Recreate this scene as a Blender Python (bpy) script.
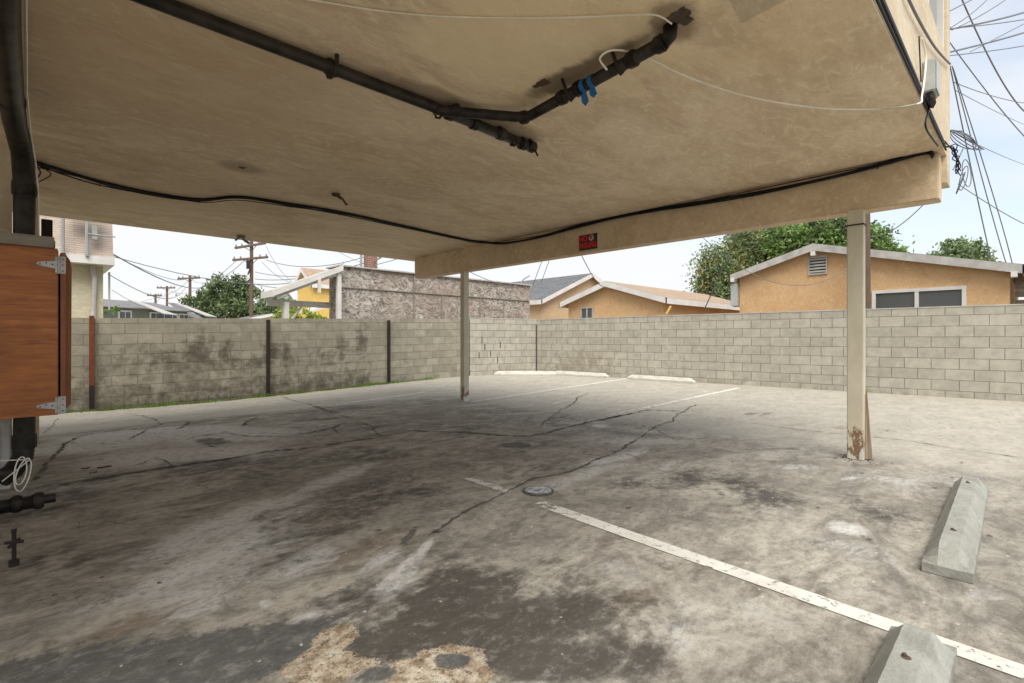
import bpy, bmesh, math, random
import numpy as np
from mathutils import Vector, Matrix
random.seed(7); rng = np.random.default_rng(7)
for o in list(bpy.data.objects): bpy.data.objects.remove(o)
S = bpy.context.scene; COL = S.collection
R = math.radians

# ------------------------------------------------------------------ camera
EYE = 1.12; F = 505.0; HX, HY = 512.0, 338.0; YAW = R(46)
cd = bpy.data.cameras.new('camera'); cam = bpy.data.objects.new('camera', cd); COL.objects.link(cam)
cam.location = (0, 0, EYE); cam.rotation_euler = (R(90), 0, YAW - R(90))
cd.sensor_width = 36; cd.lens = F / 1024 * 36; cd.shift_y = -3.5 / 1024
cd.clip_start = 0.05; cd.clip_end = 3000
S.camera = cam

# ------------------------------------------------------------------ world, sun, exposure
SUN_EL, SUN_AZ = R(57), R(-128)          # azimuth of the sun measured from +X, counter-clockwise
w = bpy.data.worlds.new('World'); S.world = w; w.use_nodes = True
wt = w.node_tree; wt.nodes.clear()
wo = wt.nodes.new('ShaderNodeOutputWorld'); bg = wt.nodes.new('ShaderNodeBackground')
sky = wt.nodes.new('ShaderNodeTexSky'); sky.sky_type = 'NISHITA'; sky.sun_disc = False
sky.sun_elevation = SUN_EL; sky.sun_rotation = R(90) - SUN_AZ
sky.dust_density = 2.5; sky.air_density = 1.0
tc = wt.nodes.new('ShaderNodeTexCoord')
mp = wt.nodes.new('ShaderNodeMapping'); mp.inputs['Scale'].default_value = (1.6, 1.6, 5.0)
n1 = wt.nodes.new('ShaderNodeTexNoise'); n1.inputs['Scale'].default_value = 1.7; n1.inputs['Detail'].default_value = 6; n1.inputs['Roughness'].default_value = .5
dot = wt.nodes.new('ShaderNodeVectorMath'); dot.operation = 'DOT_PRODUCT'
dot.inputs[1].default_value = (0.72, -0.52, 0.75)      # the clearer part of the sky
mr = wt.nodes.new('ShaderNodeMapRange'); mr.inputs['From Min'].default_value = .45; mr.inputs['From Max'].default_value = 1.15
mr.inputs['To Min'].default_value = 1.0; mr.inputs['To Max'].default_value = .34
ad = wt.nodes.new('ShaderNodeMath'); ad.operation = 'MULTIPLY_ADD'; ad.inputs[1].default_value = 1.6; ad.use_clamp = True
sb = wt.nodes.new('ShaderNodeMath'); sb.operation = 'SUBTRACT'; sb.inputs[1].default_value = .80
mx = wt.nodes.new('ShaderNodeMix'); mx.data_type = 'RGBA'; mx.inputs[7].default_value = (9.2, 9.25, 9.35, 1)
gain = wt.nodes.new('ShaderNodeVectorMath'); gain.operation = 'MULTIPLY'; gain.inputs[1].default_value = (2.9, 2.75, 2.55)
L = wt.links.new
L(tc.outputs['Generated'], mp.inputs['Vector']); L(mp.outputs[0], n1.inputs['Vector'])
L(tc.outputs['Generated'], dot.inputs[0]); L(dot.outputs['Value'], mr.inputs['Value'])
L(n1.outputs['Fac'], ad.inputs[0]); L(mr.outputs[0], sb.inputs[0]); L(sb.outputs[0], ad.inputs[2])
L(ad.outputs[0], mx.inputs[0]); L(sky.outputs[0], gain.inputs[0]); L(gain.outputs[0], mx.inputs[6])
L(mx.outputs[2], bg.inputs['Color']); bg.inputs['Strength'].default_value = 0.056
L(bg.outputs[0], wo.inputs['Surface'])
sd = bpy.data.lights.new('sun', 'SUN'); sd.energy = 2.4; sd.angle = R(42); sd.color = (1, .96, .9)
sun = bpy.data.objects.new('sun', sd); COL.objects.link(sun)
dv = Vector((math.cos(SUN_EL) * math.cos(SUN_AZ), math.cos(SUN_EL) * math.sin(SUN_AZ), math.sin(SUN_EL)))
sun.rotation_euler = dv.to_track_quat('Z', 'Y').to_euler()
S.cycles.diffuse_bounces = 8; S.cycles.max_bounces = 12
S.view_settings.view_transform = 'Standard'; S.view_settings.look = 'None'
S.view_settings.exposure = 0.92; S.view_settings.gamma = 1

# ------------------------------------------------------------------ placing helpers
CY, SY = math.cos(YAW), math.sin(YAW)
def smooth(a): a = np.clip(a, 0, 1); return a * a * (3 - 2 * a)
def gz(x, y): return -0.22 * smooth((np.asarray(y) - 7.0) / 4.5) * smooth((9.5 - np.asarray(x)) / 8.0)
def P(px, py, Z):
    t = (px - HX) / F
    return Vector((Z * (CY + t * SY), Z * (SY - t * CY), EYE + (HY - py) * Z / F))
def G(px, py):
    z = 0.0
    for _ in range(12):
        p = P(px, py, (EYE - z) * F / (py - HY)); z = float(gz(p.x, p.y))
    return p
def atZ(px, py, z): return P(px, py, (z - EYE) * F / (HY - py))
def onX(px, py, x): t = (px - HX) / F; return P(px, py, x / (CY + t * SY))
def onY(px, py, y): t = (px - HX) / F; return P(px, py, y / (SY - t * CY))

# ------------------------------------------------------------------ materials
MATS = {}
def newmat(name):
    m = bpy.data.materials.new(name); m.use_nodes = True
    nt = m.node_tree; b = nt.nodes['Principled BSDF']; return m, nt, b
def nd(nt, t, **k):
    n = nt.nodes.new(t)
    for a, v in k.items():
        if a in n.inputs: n.inputs[a].default_value = v
        else: setattr(n, a, v)
    return n
def coords(nt, kind='Object', scale=(1, 1, 1)):
    t = nd(nt, 'ShaderNodeTexCoord'); mp = nd(nt, 'ShaderNodeMapping'); mp.inputs['Scale'].default_value = scale
    nt.links.new(t.outputs[kind], mp.inputs['Vector']); return mp.outputs[0]
def noise(nt, vec, scale, detail=5, rough=.55, dist=0):
    n = nd(nt, 'ShaderNodeTexNoise'); n.inputs['Scale'].default_value = scale; n.inputs['Detail'].default_value = detail
    n.inputs['Roughness'].default_value = rough; n.inputs['Distortion'].default_value = dist
    nt.links.new(vec, n.inputs['Vector']); return n.outputs['Fac']
def rng_(nt, v, a, b, c=0., d=1., smoothstep=False):
    n = nd(nt, 'ShaderNodeMapRange'); n.inputs[1].default_value = a; n.inputs[2].default_value = b
    n.inputs[3].default_value = c; n.inputs[4].default_value = d
    if smoothstep: n.interpolation_type = 'SMOOTHSTEP'
    nt.links.new(v, n.inputs[0]); return n.outputs[0]
def mth(nt, op, a, b=None, clamp=False):
    n = nd(nt, 'ShaderNodeMath'); n.operation = op; n.use_clamp = clamp
    for i, v in enumerate((a, b)):
        if v is None: continue
        if isinstance(v, (int, float)): n.inputs[i].default_value = v
        else: nt.links.new(v, n.inputs[i])
    return n.outputs[0]
def mix(nt, fac, a, b, mode='MIX'):
    n = nd(nt, 'ShaderNodeMix'); n.data_type = 'RGBA'; n.blend_type = mode
    for i, v in ((0, fac), (6, a), (7, b)):
        if isinstance(v, (int, float)): n.inputs[i].default_value = v
        elif isinstance(v, tuple): n.inputs[i].default_value = (*v, 1) if len(v) == 3 else v
        else: nt.links.new(v, n.inputs[i])
    return n.outputs[2]
def bump(nt, b, h, strength=.3, dist=.01):
    n = nd(nt, 'ShaderNodeBump'); n.inputs['Strength'].default_value = strength; n.inputs['Distance'].default_value = dist
    nt.links.new(h, n.inputs['Height']); nt.links.new(n.outputs[0], b.inputs['Normal'])
def simple(name, c1, c2=None, scale=3., rough=.8, bs=.15, bsc=60., stretch=(1, 1, 1), metal=0., dist=.005):
    m, nt, b = newmat(name); c2 = c2 or tuple(v * .7 for v in c1)
    v = coords(nt, 'Object', stretch)
    n = noise(nt, v, scale, 6, .6); f = noise(nt, v, bsc, 3, .6)
    c = mix(nt, rng_(nt, n, .35, .68), c1, c2)
    c = mix(nt, rng_(nt, f, .35, .7, 0, .25), c, tuple(x * .55 for x in c2))
    nt.links.new(c, b.inputs['Base Color']); b.inputs['Roughness'].default_value = rough; b.inputs['Metallic'].default_value = metal; b.inputs['Specular IOR Level'].default_value = .2 if name.startswith('black') else .5
    if bs: bump(nt, b, f, bs, dist)
    MATS[name] = m; return m

# stucco of the carport: blotchy, trowelled, with faint cracks and rust-brown damp
def stucco(name, base, dark, damp, damp_amt, patches=()):
    m, nt, b = newmat(name)
    v = coords(nt); va = coords(nt, 'Object', (.45, 1.0, 1.0))
    big = noise(nt, v, .7, 4, .6, .6); mid = noise(nt, va, 3.2, 7, .65, .8); fine = noise(nt, v, 130, 3, .7); med = noise(nt, v, 22, 4, .6)
    c = mix(nt, rng_(nt, big, .38, .62), base, dark)
    tex = noise(nt, va, 38, 6, .78, .6); c = mix(nt, rng_(nt, tex, .50, .68, 0, .42), c, damp); c = mix(nt, rng_(nt, tex, .30, .44, .4, 0), c, tuple(min(1, x * 1.25) for x in base))
    c = mix(nt, rng_(nt, mid, .44, .64, 0, .62), c, damp)
    sw = noise(nt, va, 7, 8, .7, 2.5)
    c = mix(nt, rng_(nt, sw, .5, .68, 0, .5), c, tuple(min(1, x * 1.35) for x in base))
    for (x, y, rx, ry, col, amt) in patches:
        mp = nd(nt, 'ShaderNodeMapping'); mp.vector_type = 'POINT'
        mp.inputs['Location'].default_value = (-x / rx, -y / ry, 0); mp.inputs['Scale'].default_value = (1 / rx, 1 / ry, 0)
        t = nd(nt, 'ShaderNodeTexCoord'); nt.links.new(t.outputs['Object'], mp.inputs['Vector'])
        ln = nd(nt, 'ShaderNodeVectorMath'); ln.operation = 'LENGTH'; nt.links.new(mp.outputs[0], ln.inputs[0])
        d = mth(nt, 'ADD', ln.outputs['Value'], mth(nt, 'MULTIPLY', mth(nt, 'SUBTRACT', mid, .5), 1.9))
        c = mix(nt, rng_(nt, d, .45, 1.05, amt, 0, True), c, col)
    c = mix(nt, rng_(nt, fine, .5, .75, 0, damp_amt), c, tuple(x * .35 for x in dark))
    cn = noise(nt, v, 1.3, 6, .7, .4); cr = mth(nt, 'ABSOLUTE', mth(nt, 'SUBTRACT', cn, .5))
    c = mix(nt, rng_(nt, cr, 0, .0022, .45, 0), c, tuple(x * .5 for x in dark))
    nt.links.new(c, b.inputs['Base Color']); b.inputs['Roughness'].default_value = .92
    h = mth(nt, 'ADD', fine, mth(nt, 'MULTIPLY', med, 1.6)); bump(nt, b, h, .45, .006)
    MATS[name] = m; return m
stucco('ceiling', (.87, .715, .52), (.74, .59, .41), (.60, .44, .28), .22,
       [(2.1, 1.75, .95, 1.1, (.92, .76, .50), .7), (2.38, 1.85, .13, .70, (.16, .10, .055), .85), (1.95, 2.72, .75, .13, (.16, .10, .06), .6),
        (2.6, 2.74, .5, .16, (.15, .10, .06), .55), (2.36, 1.25, .25, .16, (.15, .09, .05), .7), (2.9, .9, .5, .4, (.85, .66, .42), .4),
        (1.0, 6.8, 1.3, .8, (.86, .70, .48), .35), (1.45, 5.1, .25, .2, (.22, .15, .1), .5), (.6, 3.6, 1.2, 1.2, (.55, .40, .25), .4)])
stucco('beam', (.70, .56, .385), (.62, .485, .32), (.50, .37, .23), .15)
stucco('exterior', (.62, .53, .385), (.56, .47, .33), (.48, .38, .25), .12)
stucco('orange_stucco', (.66, .45, .245), (.59, .385, .20), (.54, .32, .16), .25)
stucco('tan_stucco', (.58, .43, .26), (.52, .37, .22), (.45, .33, .2), .15)
stucco('yellow_stucco', (.72, .50, .15), (.66, .45, .13), (.6, .4, .12), .1)
stucco('cream_stucco', (.62, .58, .42), (.55, .50, .36), (.47, .42, .30), .15)

# painted wooden post, chipped towards the foot
m, nt, b = newmat('post_paint'); v = coords(nt, 'Object', (1, 1, .5))
a = noise(nt, v, 4, 6, .7); f = noise(nt, v, 14, 8, .75); t = nd(nt, 'ShaderNodeTexCoord'); sp = nd(nt, 'ShaderNodeSeparateXYZ'); nt.links.new(t.outputs['Object'], sp.inputs[0])
c = mix(nt, rng_(nt, a, .35, .65), (.58, .535, .415), (.47, .43, .32))
foot = rng_(nt, sp.outputs['Z'], .02, .55, .30, -.08)
chip = mth(nt, 'ADD', mth(nt, 'MULTIPLY', f, .6), mth(nt, 'ADD', mth(nt, 'MULTIPLY', a, .4), foot))
c = mix(nt, rng_(nt, chip, .64, .67), c, (.20, .12, .065))
c = mix(nt, rng_(nt, chip, .735, .75), c, (.55, .55, .48))
nt.links.new(c, b.inputs['Base Color']); b.inputs['Roughness'].default_value = .7; bump(nt, b, chip, .4, .006); MATS['post_paint'] = m

# concrete block wall: uv = metres along the wall, height
def blocks(name, c1, c2, mortar, stain, rowh=.2, bw=.4, moss=False, ms=.007, mf=1.0):
    m, nt, b = newmat(name)
    v = coords(nt, 'UV'); o = coords(nt)
    wob = noise(nt, v, 3.5, 3, .5); wv = nd(nt, 'ShaderNodeVectorMath'); wv.operation = 'MULTIPLY_ADD'
    cmb = nd(nt, 'ShaderNodeCombineXYZ'); nt.links.new(wob, cmb.inputs[0]); nt.links.new(wob, cmb.inputs[1])
    nt.links.new(cmb.outputs[0], wv.inputs[0]); wv.inputs[1].default_value = (.010, .014, 0) if not moss else (.03, .03, 0); nt.links.new(v, wv.inputs[2])
    br = nd(nt, 'ShaderNodeTexBrick'); nt.links.new(wv.outputs[0], br.inputs['Vector'])
    br.inputs['Scale'].default_value = 1; br.inputs['Brick Width'].default_value = bw; br.inputs['Row Height'].default_value = rowh
    br.inputs['Mortar Size'].default_value = ms; br.inputs['Mortar Smooth'].default_value = .3; br.inputs['Bias'].default_value = 0
    br.inputs['Color1'].default_value = (*c1, 1); br.inputs['Color2'].default_value = (*c2, 1); br.inputs['Mortar'].default_value = (*mortar, 1)
    br.offset = .5; br.inputs['Bias'].default_value = -.15
    sc = noise(nt, v, .55, 6, .65, .4); sf = noise(nt, v, 5, 7, .7); gr = noise(nt, v, 70, 3, .7)
    c = mix(nt, rng_(nt, gr, .4, .7, 0, .25), br.outputs['Color'], tuple(x * .5 for x in c2))
    c = mix(nt, rng_(nt, sf, .44, .68, 0, .42), c, tuple(x * .55 for x in c2)); c = mix(nt, rng_(nt, sf, .30, .42, .35, 0), c, tuple(min(1, x * 1.4) for x in c1))
    at = nd(nt, 'ShaderNodeAttribute'); at.attribute_name = 'stain'
    s = mth(nt, 'ADD', mth(nt, 'MULTIPLY', at.outputs['Fac'], 1.0), mth(nt, 'MULTIPLY', mth(nt, 'SUBTRACT', sf, .5), 1.9))
    c = mix(nt, rng_(nt, s, .42, .95, 0, .8), c, stain)
    c = mix(nt, rng_(nt, sc, .56, .72, 0, .35), c, tuple(min(1, x * 1.35) for x in c1))
    nt.links.new(c, b.inputs['Base Color']); b.inputs['Roughness'].default_value = .95
    h = mth(nt, 'SUBTRACT', mth(nt, 'MULTIPLY', gr, .25), mth(nt, 'MULTIPLY', br.outputs['Fac'], mf)); bump(nt, b, h, .9, .012)
    MATS[name] = m
blocks('old_blocks', (.36, .335, .26), (.26, .24, .185), (.25, .225, .165), (.075, .062, .045), .198, .40, True, .008, .8)
blocks('new_blocks', (.45, .425, .355), (.365, .345, .285), (.17, .15, .12), (.26, .22, .165), .203, .406, False, .0055, 1.0)

def wood(name, c1, c2, c3, axis='Z', rough=.55, sc=1.):
    m, nt, b = newmat(name)
    st = {'Z': (9, 9, .8), 'X': (.8, 9, 9), 'Y': (9, .8, 9)}[axis]
    v = coords(nt, 'Object', tuple(s * sc for s in st)); v2 = coords(nt)
    g = noise(nt, v, 2.2, 8, .65, 1.2); g2 = noise(nt, v, 9, 4, .6); bl = noise(nt, v2, 3, 3)
    c = mix(nt, rng_(nt, g, .35, .66), c1, c2); c = mix(nt, rng_(nt, g2, .5, .72, 0, .6), c, c3); c = mix(nt, rng_(nt, bl, .45, .7, 0, .4), c, c3)
    nt.links.new(c, b.inputs['Base Color']); b.inputs['Roughness'].default_value = rough; bump(nt, b, g2, .2, .004); MATS[name] = m
wood('plywood', (.48, .165, .024), (.30, .085, .012), (.13, .032, .007), 'X', .45)
wood('plywood_edge', (.30, .10, .025), (.20, .06, .016), (.12, .035, .012), 'Z', .5)
wood('grey_wood', (.30, .28, .23), (.22, .20, .16), (.13, .115, .09), 'X', .9)
wood('splinter_wood', (.36, .29, .20), (.24, .18, .12), (.14, .09, .05), 'Z', .85)
wood('pole_wood', (.15, .10, .07), (.11, .075, .055), (.06, .045, .035), 'Z', .95)
wood('white_wood', (.70, .69, .65), (.60, .59, .55), (.48, .46, .41), 'X', .7)

# weathered flake board
m, nt, b = newmat('flake_board'); v = coords(nt, 'Object', (1, 1, 1.5))
g = noise(nt, v, 1.1, 9, .78, 3.0); g2 = noise(nt, v, 2.6, 8, .72, 4.0); g3 = noise(nt, coords(nt), .6, 4, .6)
c = mix(nt, rng_(nt, g, .42, .57), (.46, .43, .375), (.27, .24, .205)); c = mix(nt, rng_(nt, g2, .5, .59, 0, .95), c, (.12, .085, .07))
c = mix(nt, rng_(nt, g2, .37, .46, .8, 0), c, (.66, .61, .55)); c = mix(nt, rng_(nt, g3, .47, .62, 0, .5), c, (.27, .20, .155))
nt.links.new(c, b.inputs['Base Color']); b.inputs['Roughness'].default_value = .95; bump(nt, b, g2, .5, .02); MATS['flake_board'] = m

# shingles
def shingle(name, c1, c2, mort, w_=.3, h_=.16):
    m, nt, b = newmat(name); v = coords(nt, 'UV')
    br = nd(nt, 'ShaderNodeTexBrick'); nt.links.new(v, br.inputs['Vector']); br.inputs['Scale'].default_value = 1
    br.inputs['Brick Width'].default_value = w_; br.inputs['Row Height'].default_value = h_; br.inputs['Mortar Size'].default_value = .008
    br.inputs['Color1'].default_value = (*c1, 1); br.inputs['Color2'].default_value = (*c2, 1); br.inputs['Mortar'].default_value = (*mort, 1)
    n = noise(nt, v, 2.5, 7, .7); c = mix(nt, rng_(nt, n, .4, .7, 0, .5), br.outputs['Color'], mort)
    nt.links.new(c, b.inputs['Base Color']); b.inputs['Roughness'].default_value = .95
    h = mth(nt, 'SUBTRACT', 1, br.outputs['Fac']); bump(nt, b, h, .6, .01); MATS[name] = m
shingle('grey_shingle', (.15, .155, .165), (.11, .115, .12), (.06, .06, .065))
shingle('brown_shingle', (.40, .29, .20), (.33, .24, .17), (.22, .16, .12))
shingle('shake', (.50, .42, .35), (.43, .36, .30), (.33, .265, .21), .45, .055)
shingle('red_brick', (.28, .10, .06), (.22, .08, .05), (.35, .30, .26), .2, .07)

simple('black_pipe', (.008, .0075, .007), (.05, .040, .031), 9, .38, .25, 40, dist=.004)
simple('black_cable', (.012, .012, .013), (.02, .02, .02), 5, .5, 0)
simple('grey_cable', (.17, .175, .185), (.12, .12, .13), 5, .6, 0)
simple('cream_cable', (.86, .83, .74), (.75, .70, .60), 5, .5, 0)
simple('blue_tape', (.02, .17, .42), (.015, .12, .33), 8, .45, .1)
simple('zinc', (.50, .50, .48), (.33, .32, .30), 14, .45, .1, metal=.7)
simple('galv', (.42, .43, .42), (.33, .34, .33), 6, .5, .1, metal=.3)
simple('rust', (.22, .055, .022), (.13, .035, .016), 9, .8, .4, 50)
simple('black_steel', (.02, .02, .022), (.05, .035, .028), 5, .6, .2)
simple('white_paint', (.74, .73, .70), (.62, .60, .56), 3, .6, .1)
simple('weathered_trim', (.52, .51, .48), (.36, .34, .31), 4, .8, .2)
simple('grey_metal_box', (.46, .48, .47), (.38, .40, .39), 5, .45, .05)
simple('green_siding', (.20, .22, .18), (.16, .175, .145), 2, .8, .1)
simple('bluegrey_roof', (.20, .20, .20), (.14, .14, .14), 2, .9, .1)
simple('awning', (.52, .50, .48), (.42, .40, .38), 2, .8, .1)
simple('sign_black', (.012, .011, .012), (.02, .02, .02), 5, .4, 0)
simple('sign_red', (.85, .015, .035), (.7, .012, .03), 5, .4, 0)
simple('sign_white', (.62, .50, .46), (.5, .4, .38), 5, .4, 0)
simple('orange_plastic', (.70, .20, .05), (.55, .15, .05), 6, .5, .1)
simple('soil', (.12, .085, .055), (.07, .05, .035), 9, 1, .5, 40, dist=.02)
simple('crack_dark', (.06, .054, .045), (.12, .108, .088), 12, 1, .3)
simple('ceramic', (.35, .33, .30), (.2, .18, .16), 9, .4, 0)
m, nt, b = newmat('glass_dark'); b.inputs['Base Color'].default_value = (.09, .10, .10, 1); b.inputs['Roughness'].default_value = .15; MATS['glass_dark'] = m
v = coords(nt); bump(nt, b, noise(nt, v, 1.2, 2), .05, .02)
m, nt, b = newmat('glass_sky'); b.inputs['Base Color'].default_value = (.16, .20, .23, 1); b.inputs['Roughness'].default_value = .06; b.inputs['Specular IOR Level'].default_value = 1.; MATS['glass_sky'] = m

# wheel stops
m, nt, b = newmat('stop_concrete'); v = coords(nt); n = noise(nt, v, 6, 7, .65); f = noise(nt, v, 90, 3, .7); d = noise(nt, coords(nt, 'Object', (1, 3, 3)), 5, 5, .7)
c = mix(nt, rng_(nt, n, .35, .65), (.34, .345, .305), (.25, .255, .22)); c = mix(nt, rng_(nt, f, .42, .7, 0, .4), c, (.16, .155, .13)); c = mix(nt, rng_(nt, d, .52, .72, 0, .6), c, (.14, .135, .11))
nt.links.new(c, b.inputs['Base Color']); b.inputs['Roughness'].default_value = .95; bump(nt, b, f, .5, .004); MATS['stop_concrete'] = m
mp_ = m.copy(); mp_.name = 'stop_pale'; MATS['stop_pale'] = mp_
for n_ in mp_.node_tree.nodes:
    if n_.type == 'MIX' and abs(n_.inputs[6].default_value[0] - .34) < .01 and not n_.inputs[6].is_linked: n_.inputs[6].default_value = (.62, .60, .53, 1); n_.inputs[7].default_value = (.50, .48, .42, 1)
# road paint
m, nt, b = newmat('line_paint'); v = coords(nt); n = noise(nt, v, 16, 8, .75); f = noise(nt, v, 3, 6, .7); at = nd(nt, 'ShaderNodeAttribute'); at.attribute_name = 'wear'
c = mix(nt, rng_(nt, f, .35, .7), (.64, .62, .56), (.50, .48, .42))
k = mth(nt, 'ADD', n, mth(nt, 'MULTIPLY', at.outputs['Fac'], .35)); k = mth(nt, 'ADD', k, mth(nt, 'MULTIPLY', mth(nt, 'SUBTRACT', noise(nt, v, 70, 4, .8), .5), .35)); al = rng_(nt, k, .60, .66, 1, 0)
nt.links.new(c, b.inputs['Base Color']); b.inputs['Roughness'].default_value = .85; nt.links.new(al, b.inputs['Alpha']); bump(nt, b, n, .3, .003); MATS['line_paint'] = m
# manhole
m, nt, b = newmat('drain_metal'); v = coords(nt); n = noise(nt, v, 25, 6, .7)
c = mix(nt, rng_(nt, n, .4, .6), (.42, .43, .44), (.14, .135, .13)); nt.links.new(c, b.inputs['Base Color']); b.inputs['Metallic'].default_value = .75; b.inputs['Roughness'].default_value = .38; bump(nt, b, n, .3, .004); MATS['drain_metal'] = m

# concrete of the parking lot
m, nt, b = newmat('lot_concrete'); v = coords(nt)
vs = coords(nt, 'Object', (.55, 1.0, 1))
def att(nm):
    a_ = nd(nt, 'ShaderNodeAttribute'); a_.attribute_name = nm; s_ = nd(nt, 'ShaderNodeSeparateColor'); nt.links.new(a_.outputs['Color'], s_.inputs[0]); return s_.outputs
A1, A2 = att('mask_a'), att('mask_b')
big = noise(nt, v, .8, 5, .6, .5); mid = noise(nt, vs, 3.5, 8, .68, .9); fin = noise(nt, v, 13, 8, .7); grit = noise(nt, v, 170, 3, .75); spk = noise(nt, v, 48, 4, .7); flow = noise(nt, vs, 8, 8, .72, 2.2)
c = mix(nt, rng_(nt, mid, .40, .60), (.415, .385, .32), (.185, .170, .140))
c = mix(nt, rng_(nt, big, .42, .60, 0, .55), c, (.18, .162, .135))
c = mix(nt, rng_(nt, noise(nt, vs, 1.9, 9, .72, 1.6), .50, .64, 0, .6), c, (.40, .375, .31))                     # dirty
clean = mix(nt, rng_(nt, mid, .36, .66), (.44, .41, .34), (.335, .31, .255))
def msk(a_, lo, hi, n_=mid, k=1.3, n2=fin, k2=.7):
    s_ = mth(nt, 'ADD', a_, mth(nt, 'ADD', mth(nt, 'MULTIPLY', mth(nt, 'SUBTRACT', n_, .5), k), mth(nt, 'MULTIPLY', mth(nt, 'SUBTRACT', n2, .5), k2)))
    return mth(nt, 'MULTIPLY', rng_(nt, s_, lo, hi, 0, 1, True), rng_(nt, a_, .02, .18, 0, 1))
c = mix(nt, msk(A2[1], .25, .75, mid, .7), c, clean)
c = mix(nt, mth(nt, 'MULTIPLY', msk(A1[2], .25, .95), .75), c, (.19, .135, .085))               # rusty brown
c = mix(nt, mth(nt, 'MULTIPLY', msk(A1[1], .25, .75, flow, 1.7), .9), c, (.60, .595, .56))      # pale
c = mix(nt, mth(nt, 'MULTIPLY', msk(A1[0], .30, .80), .88), c, (.042, .036, .029))               # oil
c = mix(nt, mth(nt, 'MULTIPLY', msk(A2[2], .35, .65, fin, .5), .9), c, (.088, .091, .088))        # slate grey film
pt = msk(A2[0], .47, .55, fin, 1.3, spk, .9)
ptc = mix(nt, rng_(nt, fin, .40, .58), (.62, .55, .43), (.34, .25, .15)); ptc = mix(nt, rng_(nt, grit, .45, .7, 0, .6), ptc, (.22, .17, .11)); ptc = mix(nt, rng_(nt, spk, .54, .62, 0, .85), ptc, (.08, .06, .045))
c = mix(nt, pt, c, ptc)
# general speckle, streaks and wear
smo = mth(nt, 'SUBTRACT', 1.0, mth(nt, 'MULTIPLY', A2[1], .62))
c = mix(nt, mth(nt, 'MULTIPLY', smo, rng_(nt, flow, .50, .66, 0, .62)), c, mix(nt, .55, c, (.065, .058, .048)))
c = mix(nt, rng_(nt, flow, .30, .42, .35, 0), c, mix(nt, .5, c, (.50, .47, .40)))
c = mix(nt, mth(nt, 'MULTIPLY', smo, rng_(nt, fin, .50, .62, 0, .6)), c, mix(nt, .6, c, (.07, .062, .05)))
c = mix(nt, rng_(nt, fin, .36, .46, .55, 0), c, mix(nt, .33, c, (.58, .55, .48)))
tex = noise(nt, vs, 34, 8, .85)
c = mix(nt, mth(nt, 'MULTIPLY', smo, rng_(nt, tex, .50, .62, 0, .6)), c, mix(nt, .6, c, (.05, .045, .04)))
c = mix(nt, mth(nt, 'MULTIPLY', smo, rng_(nt, tex, .36, .47, .5, 0)), c, mix(nt, .28, c, (.60, .57, .50)))
c = mix(nt, rng_(nt, grit, .5, .75, 0, .6), c, mix(nt, .5, c, (.05, .045, .04)))
c = mix(nt, rng_(nt, grit, .25, .42, .30, 0), c, mix(nt, .5, c, (.55, .52, .45)))
vo = nd(nt, 'ShaderNodeTexVoronoi'); vo.inputs['Scale'].default_value = 9; vo.inputs['Randomness'].default_value = 1; nt.links.new(v, vo.inputs['Vector'])
dots = mth(nt, 'MULTIPLY', rng_(nt, vo.outputs['Distance'], .05, .075, 1, 0), rng_(nt, spk, .46, .50, 0, 1)); c = mix(nt, mth(nt, 'MULTIPLY', dots, .8), c, (.60, .58, .52))
vo2 = nd(nt, 'ShaderNodeTexVoronoi'); vo2.inputs['Scale'].default_value = 5.3; nt.links.new(vs, vo2.inputs['Vector'])
d2 = mth(nt, 'MULTIPLY', rng_(nt, mth(nt, 'ADD', vo2.outputs['Distance'], mth(nt, 'MULTIPLY', mth(nt, 'SUBTRACT', spk, .5), .25)), .06, .10, 1, 0), rng_(nt, big, .47, .5, 0, .8)); c = mix(nt, d2, c, (.055, .048, .04))
cn = noise(nt, v, 1.1, 8, .72, .5); hair = rng_(nt, mth(nt, 'ABSOLUTE', mth(nt, 'SUBTRACT', cn, .5)), 0, .0016, .5, 0); c = mix(nt, hair, c, (.05, .045, .035))
cn2 = noise(nt, vs, 2.6, 9, .75, .8); hair2 = mth(nt, 'MULTIPLY', rng_(nt, mth(nt, 'ABSOLUTE', mth(nt, 'SUBTRACT', cn2, .52)), 0, .0022, .7, 0), rng_(nt, big, .5, .56)); c = mix(nt, hair2, c, (.05, .045, .035))
nt.links.new(c, b.inputs['Base Color']); rr = mth(nt, 'SUBTRACT', .93, mth(nt, 'MULTIPLY', A1[0], .22)); nt.links.new(rr, b.inputs['Roughness']); b.inputs['Specular IOR Level'].default_value = .35
h = mth(nt, 'ADD', mth(nt, 'MULTIPLY', grit, .5), mth(nt, 'ADD', mth(nt, 'MULTIPLY', fin, 1.2), mth(nt, 'MULTIPLY', pt, 1.0))); bump(nt, b, h, .5, .005); MATS['lot_concrete'] = m

# foliage
def leafmat(name, c1, c2, c3):
    m, nt, b = newmat(name); g = nd(nt, 'ShaderNodeNewGeometry'); v = coords(nt)
    n = noise(nt, v, .9, 4, .6); c = mix(nt, g.outputs['Random Per Island'], c1, c2); c = mix(nt, rng_(nt, n, .42, .62, 0, .8), c, c3)
    nt.links.new(c, b.inputs['Base Color']); b.inputs['Roughness'].default_value = .6
    tr = nd(nt, 'ShaderNodeBsdfTranslucent'); nt.links.new(c, tr.inputs['Color']); ms_ = nd(nt, 'ShaderNodeMixShader'); ms_.inputs[0].default_value = .3
    out = nt.nodes['Material Output']; nt.links.new(b.outputs[0], ms_.inputs[1]); nt.links.new(tr.outputs[0], ms_.inputs[2]); nt.links.new(ms_.outputs[0], out.inputs['Surface']); MATS[name] = m
leafmat('leaf_dark', (.11, .16, .06), (.19, .24, .10), (.07, .11, .042))
leafmat('leaf_olive', (.34, .36, .13), (.25, .30, .10), (.38, .33, .13))
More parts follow.
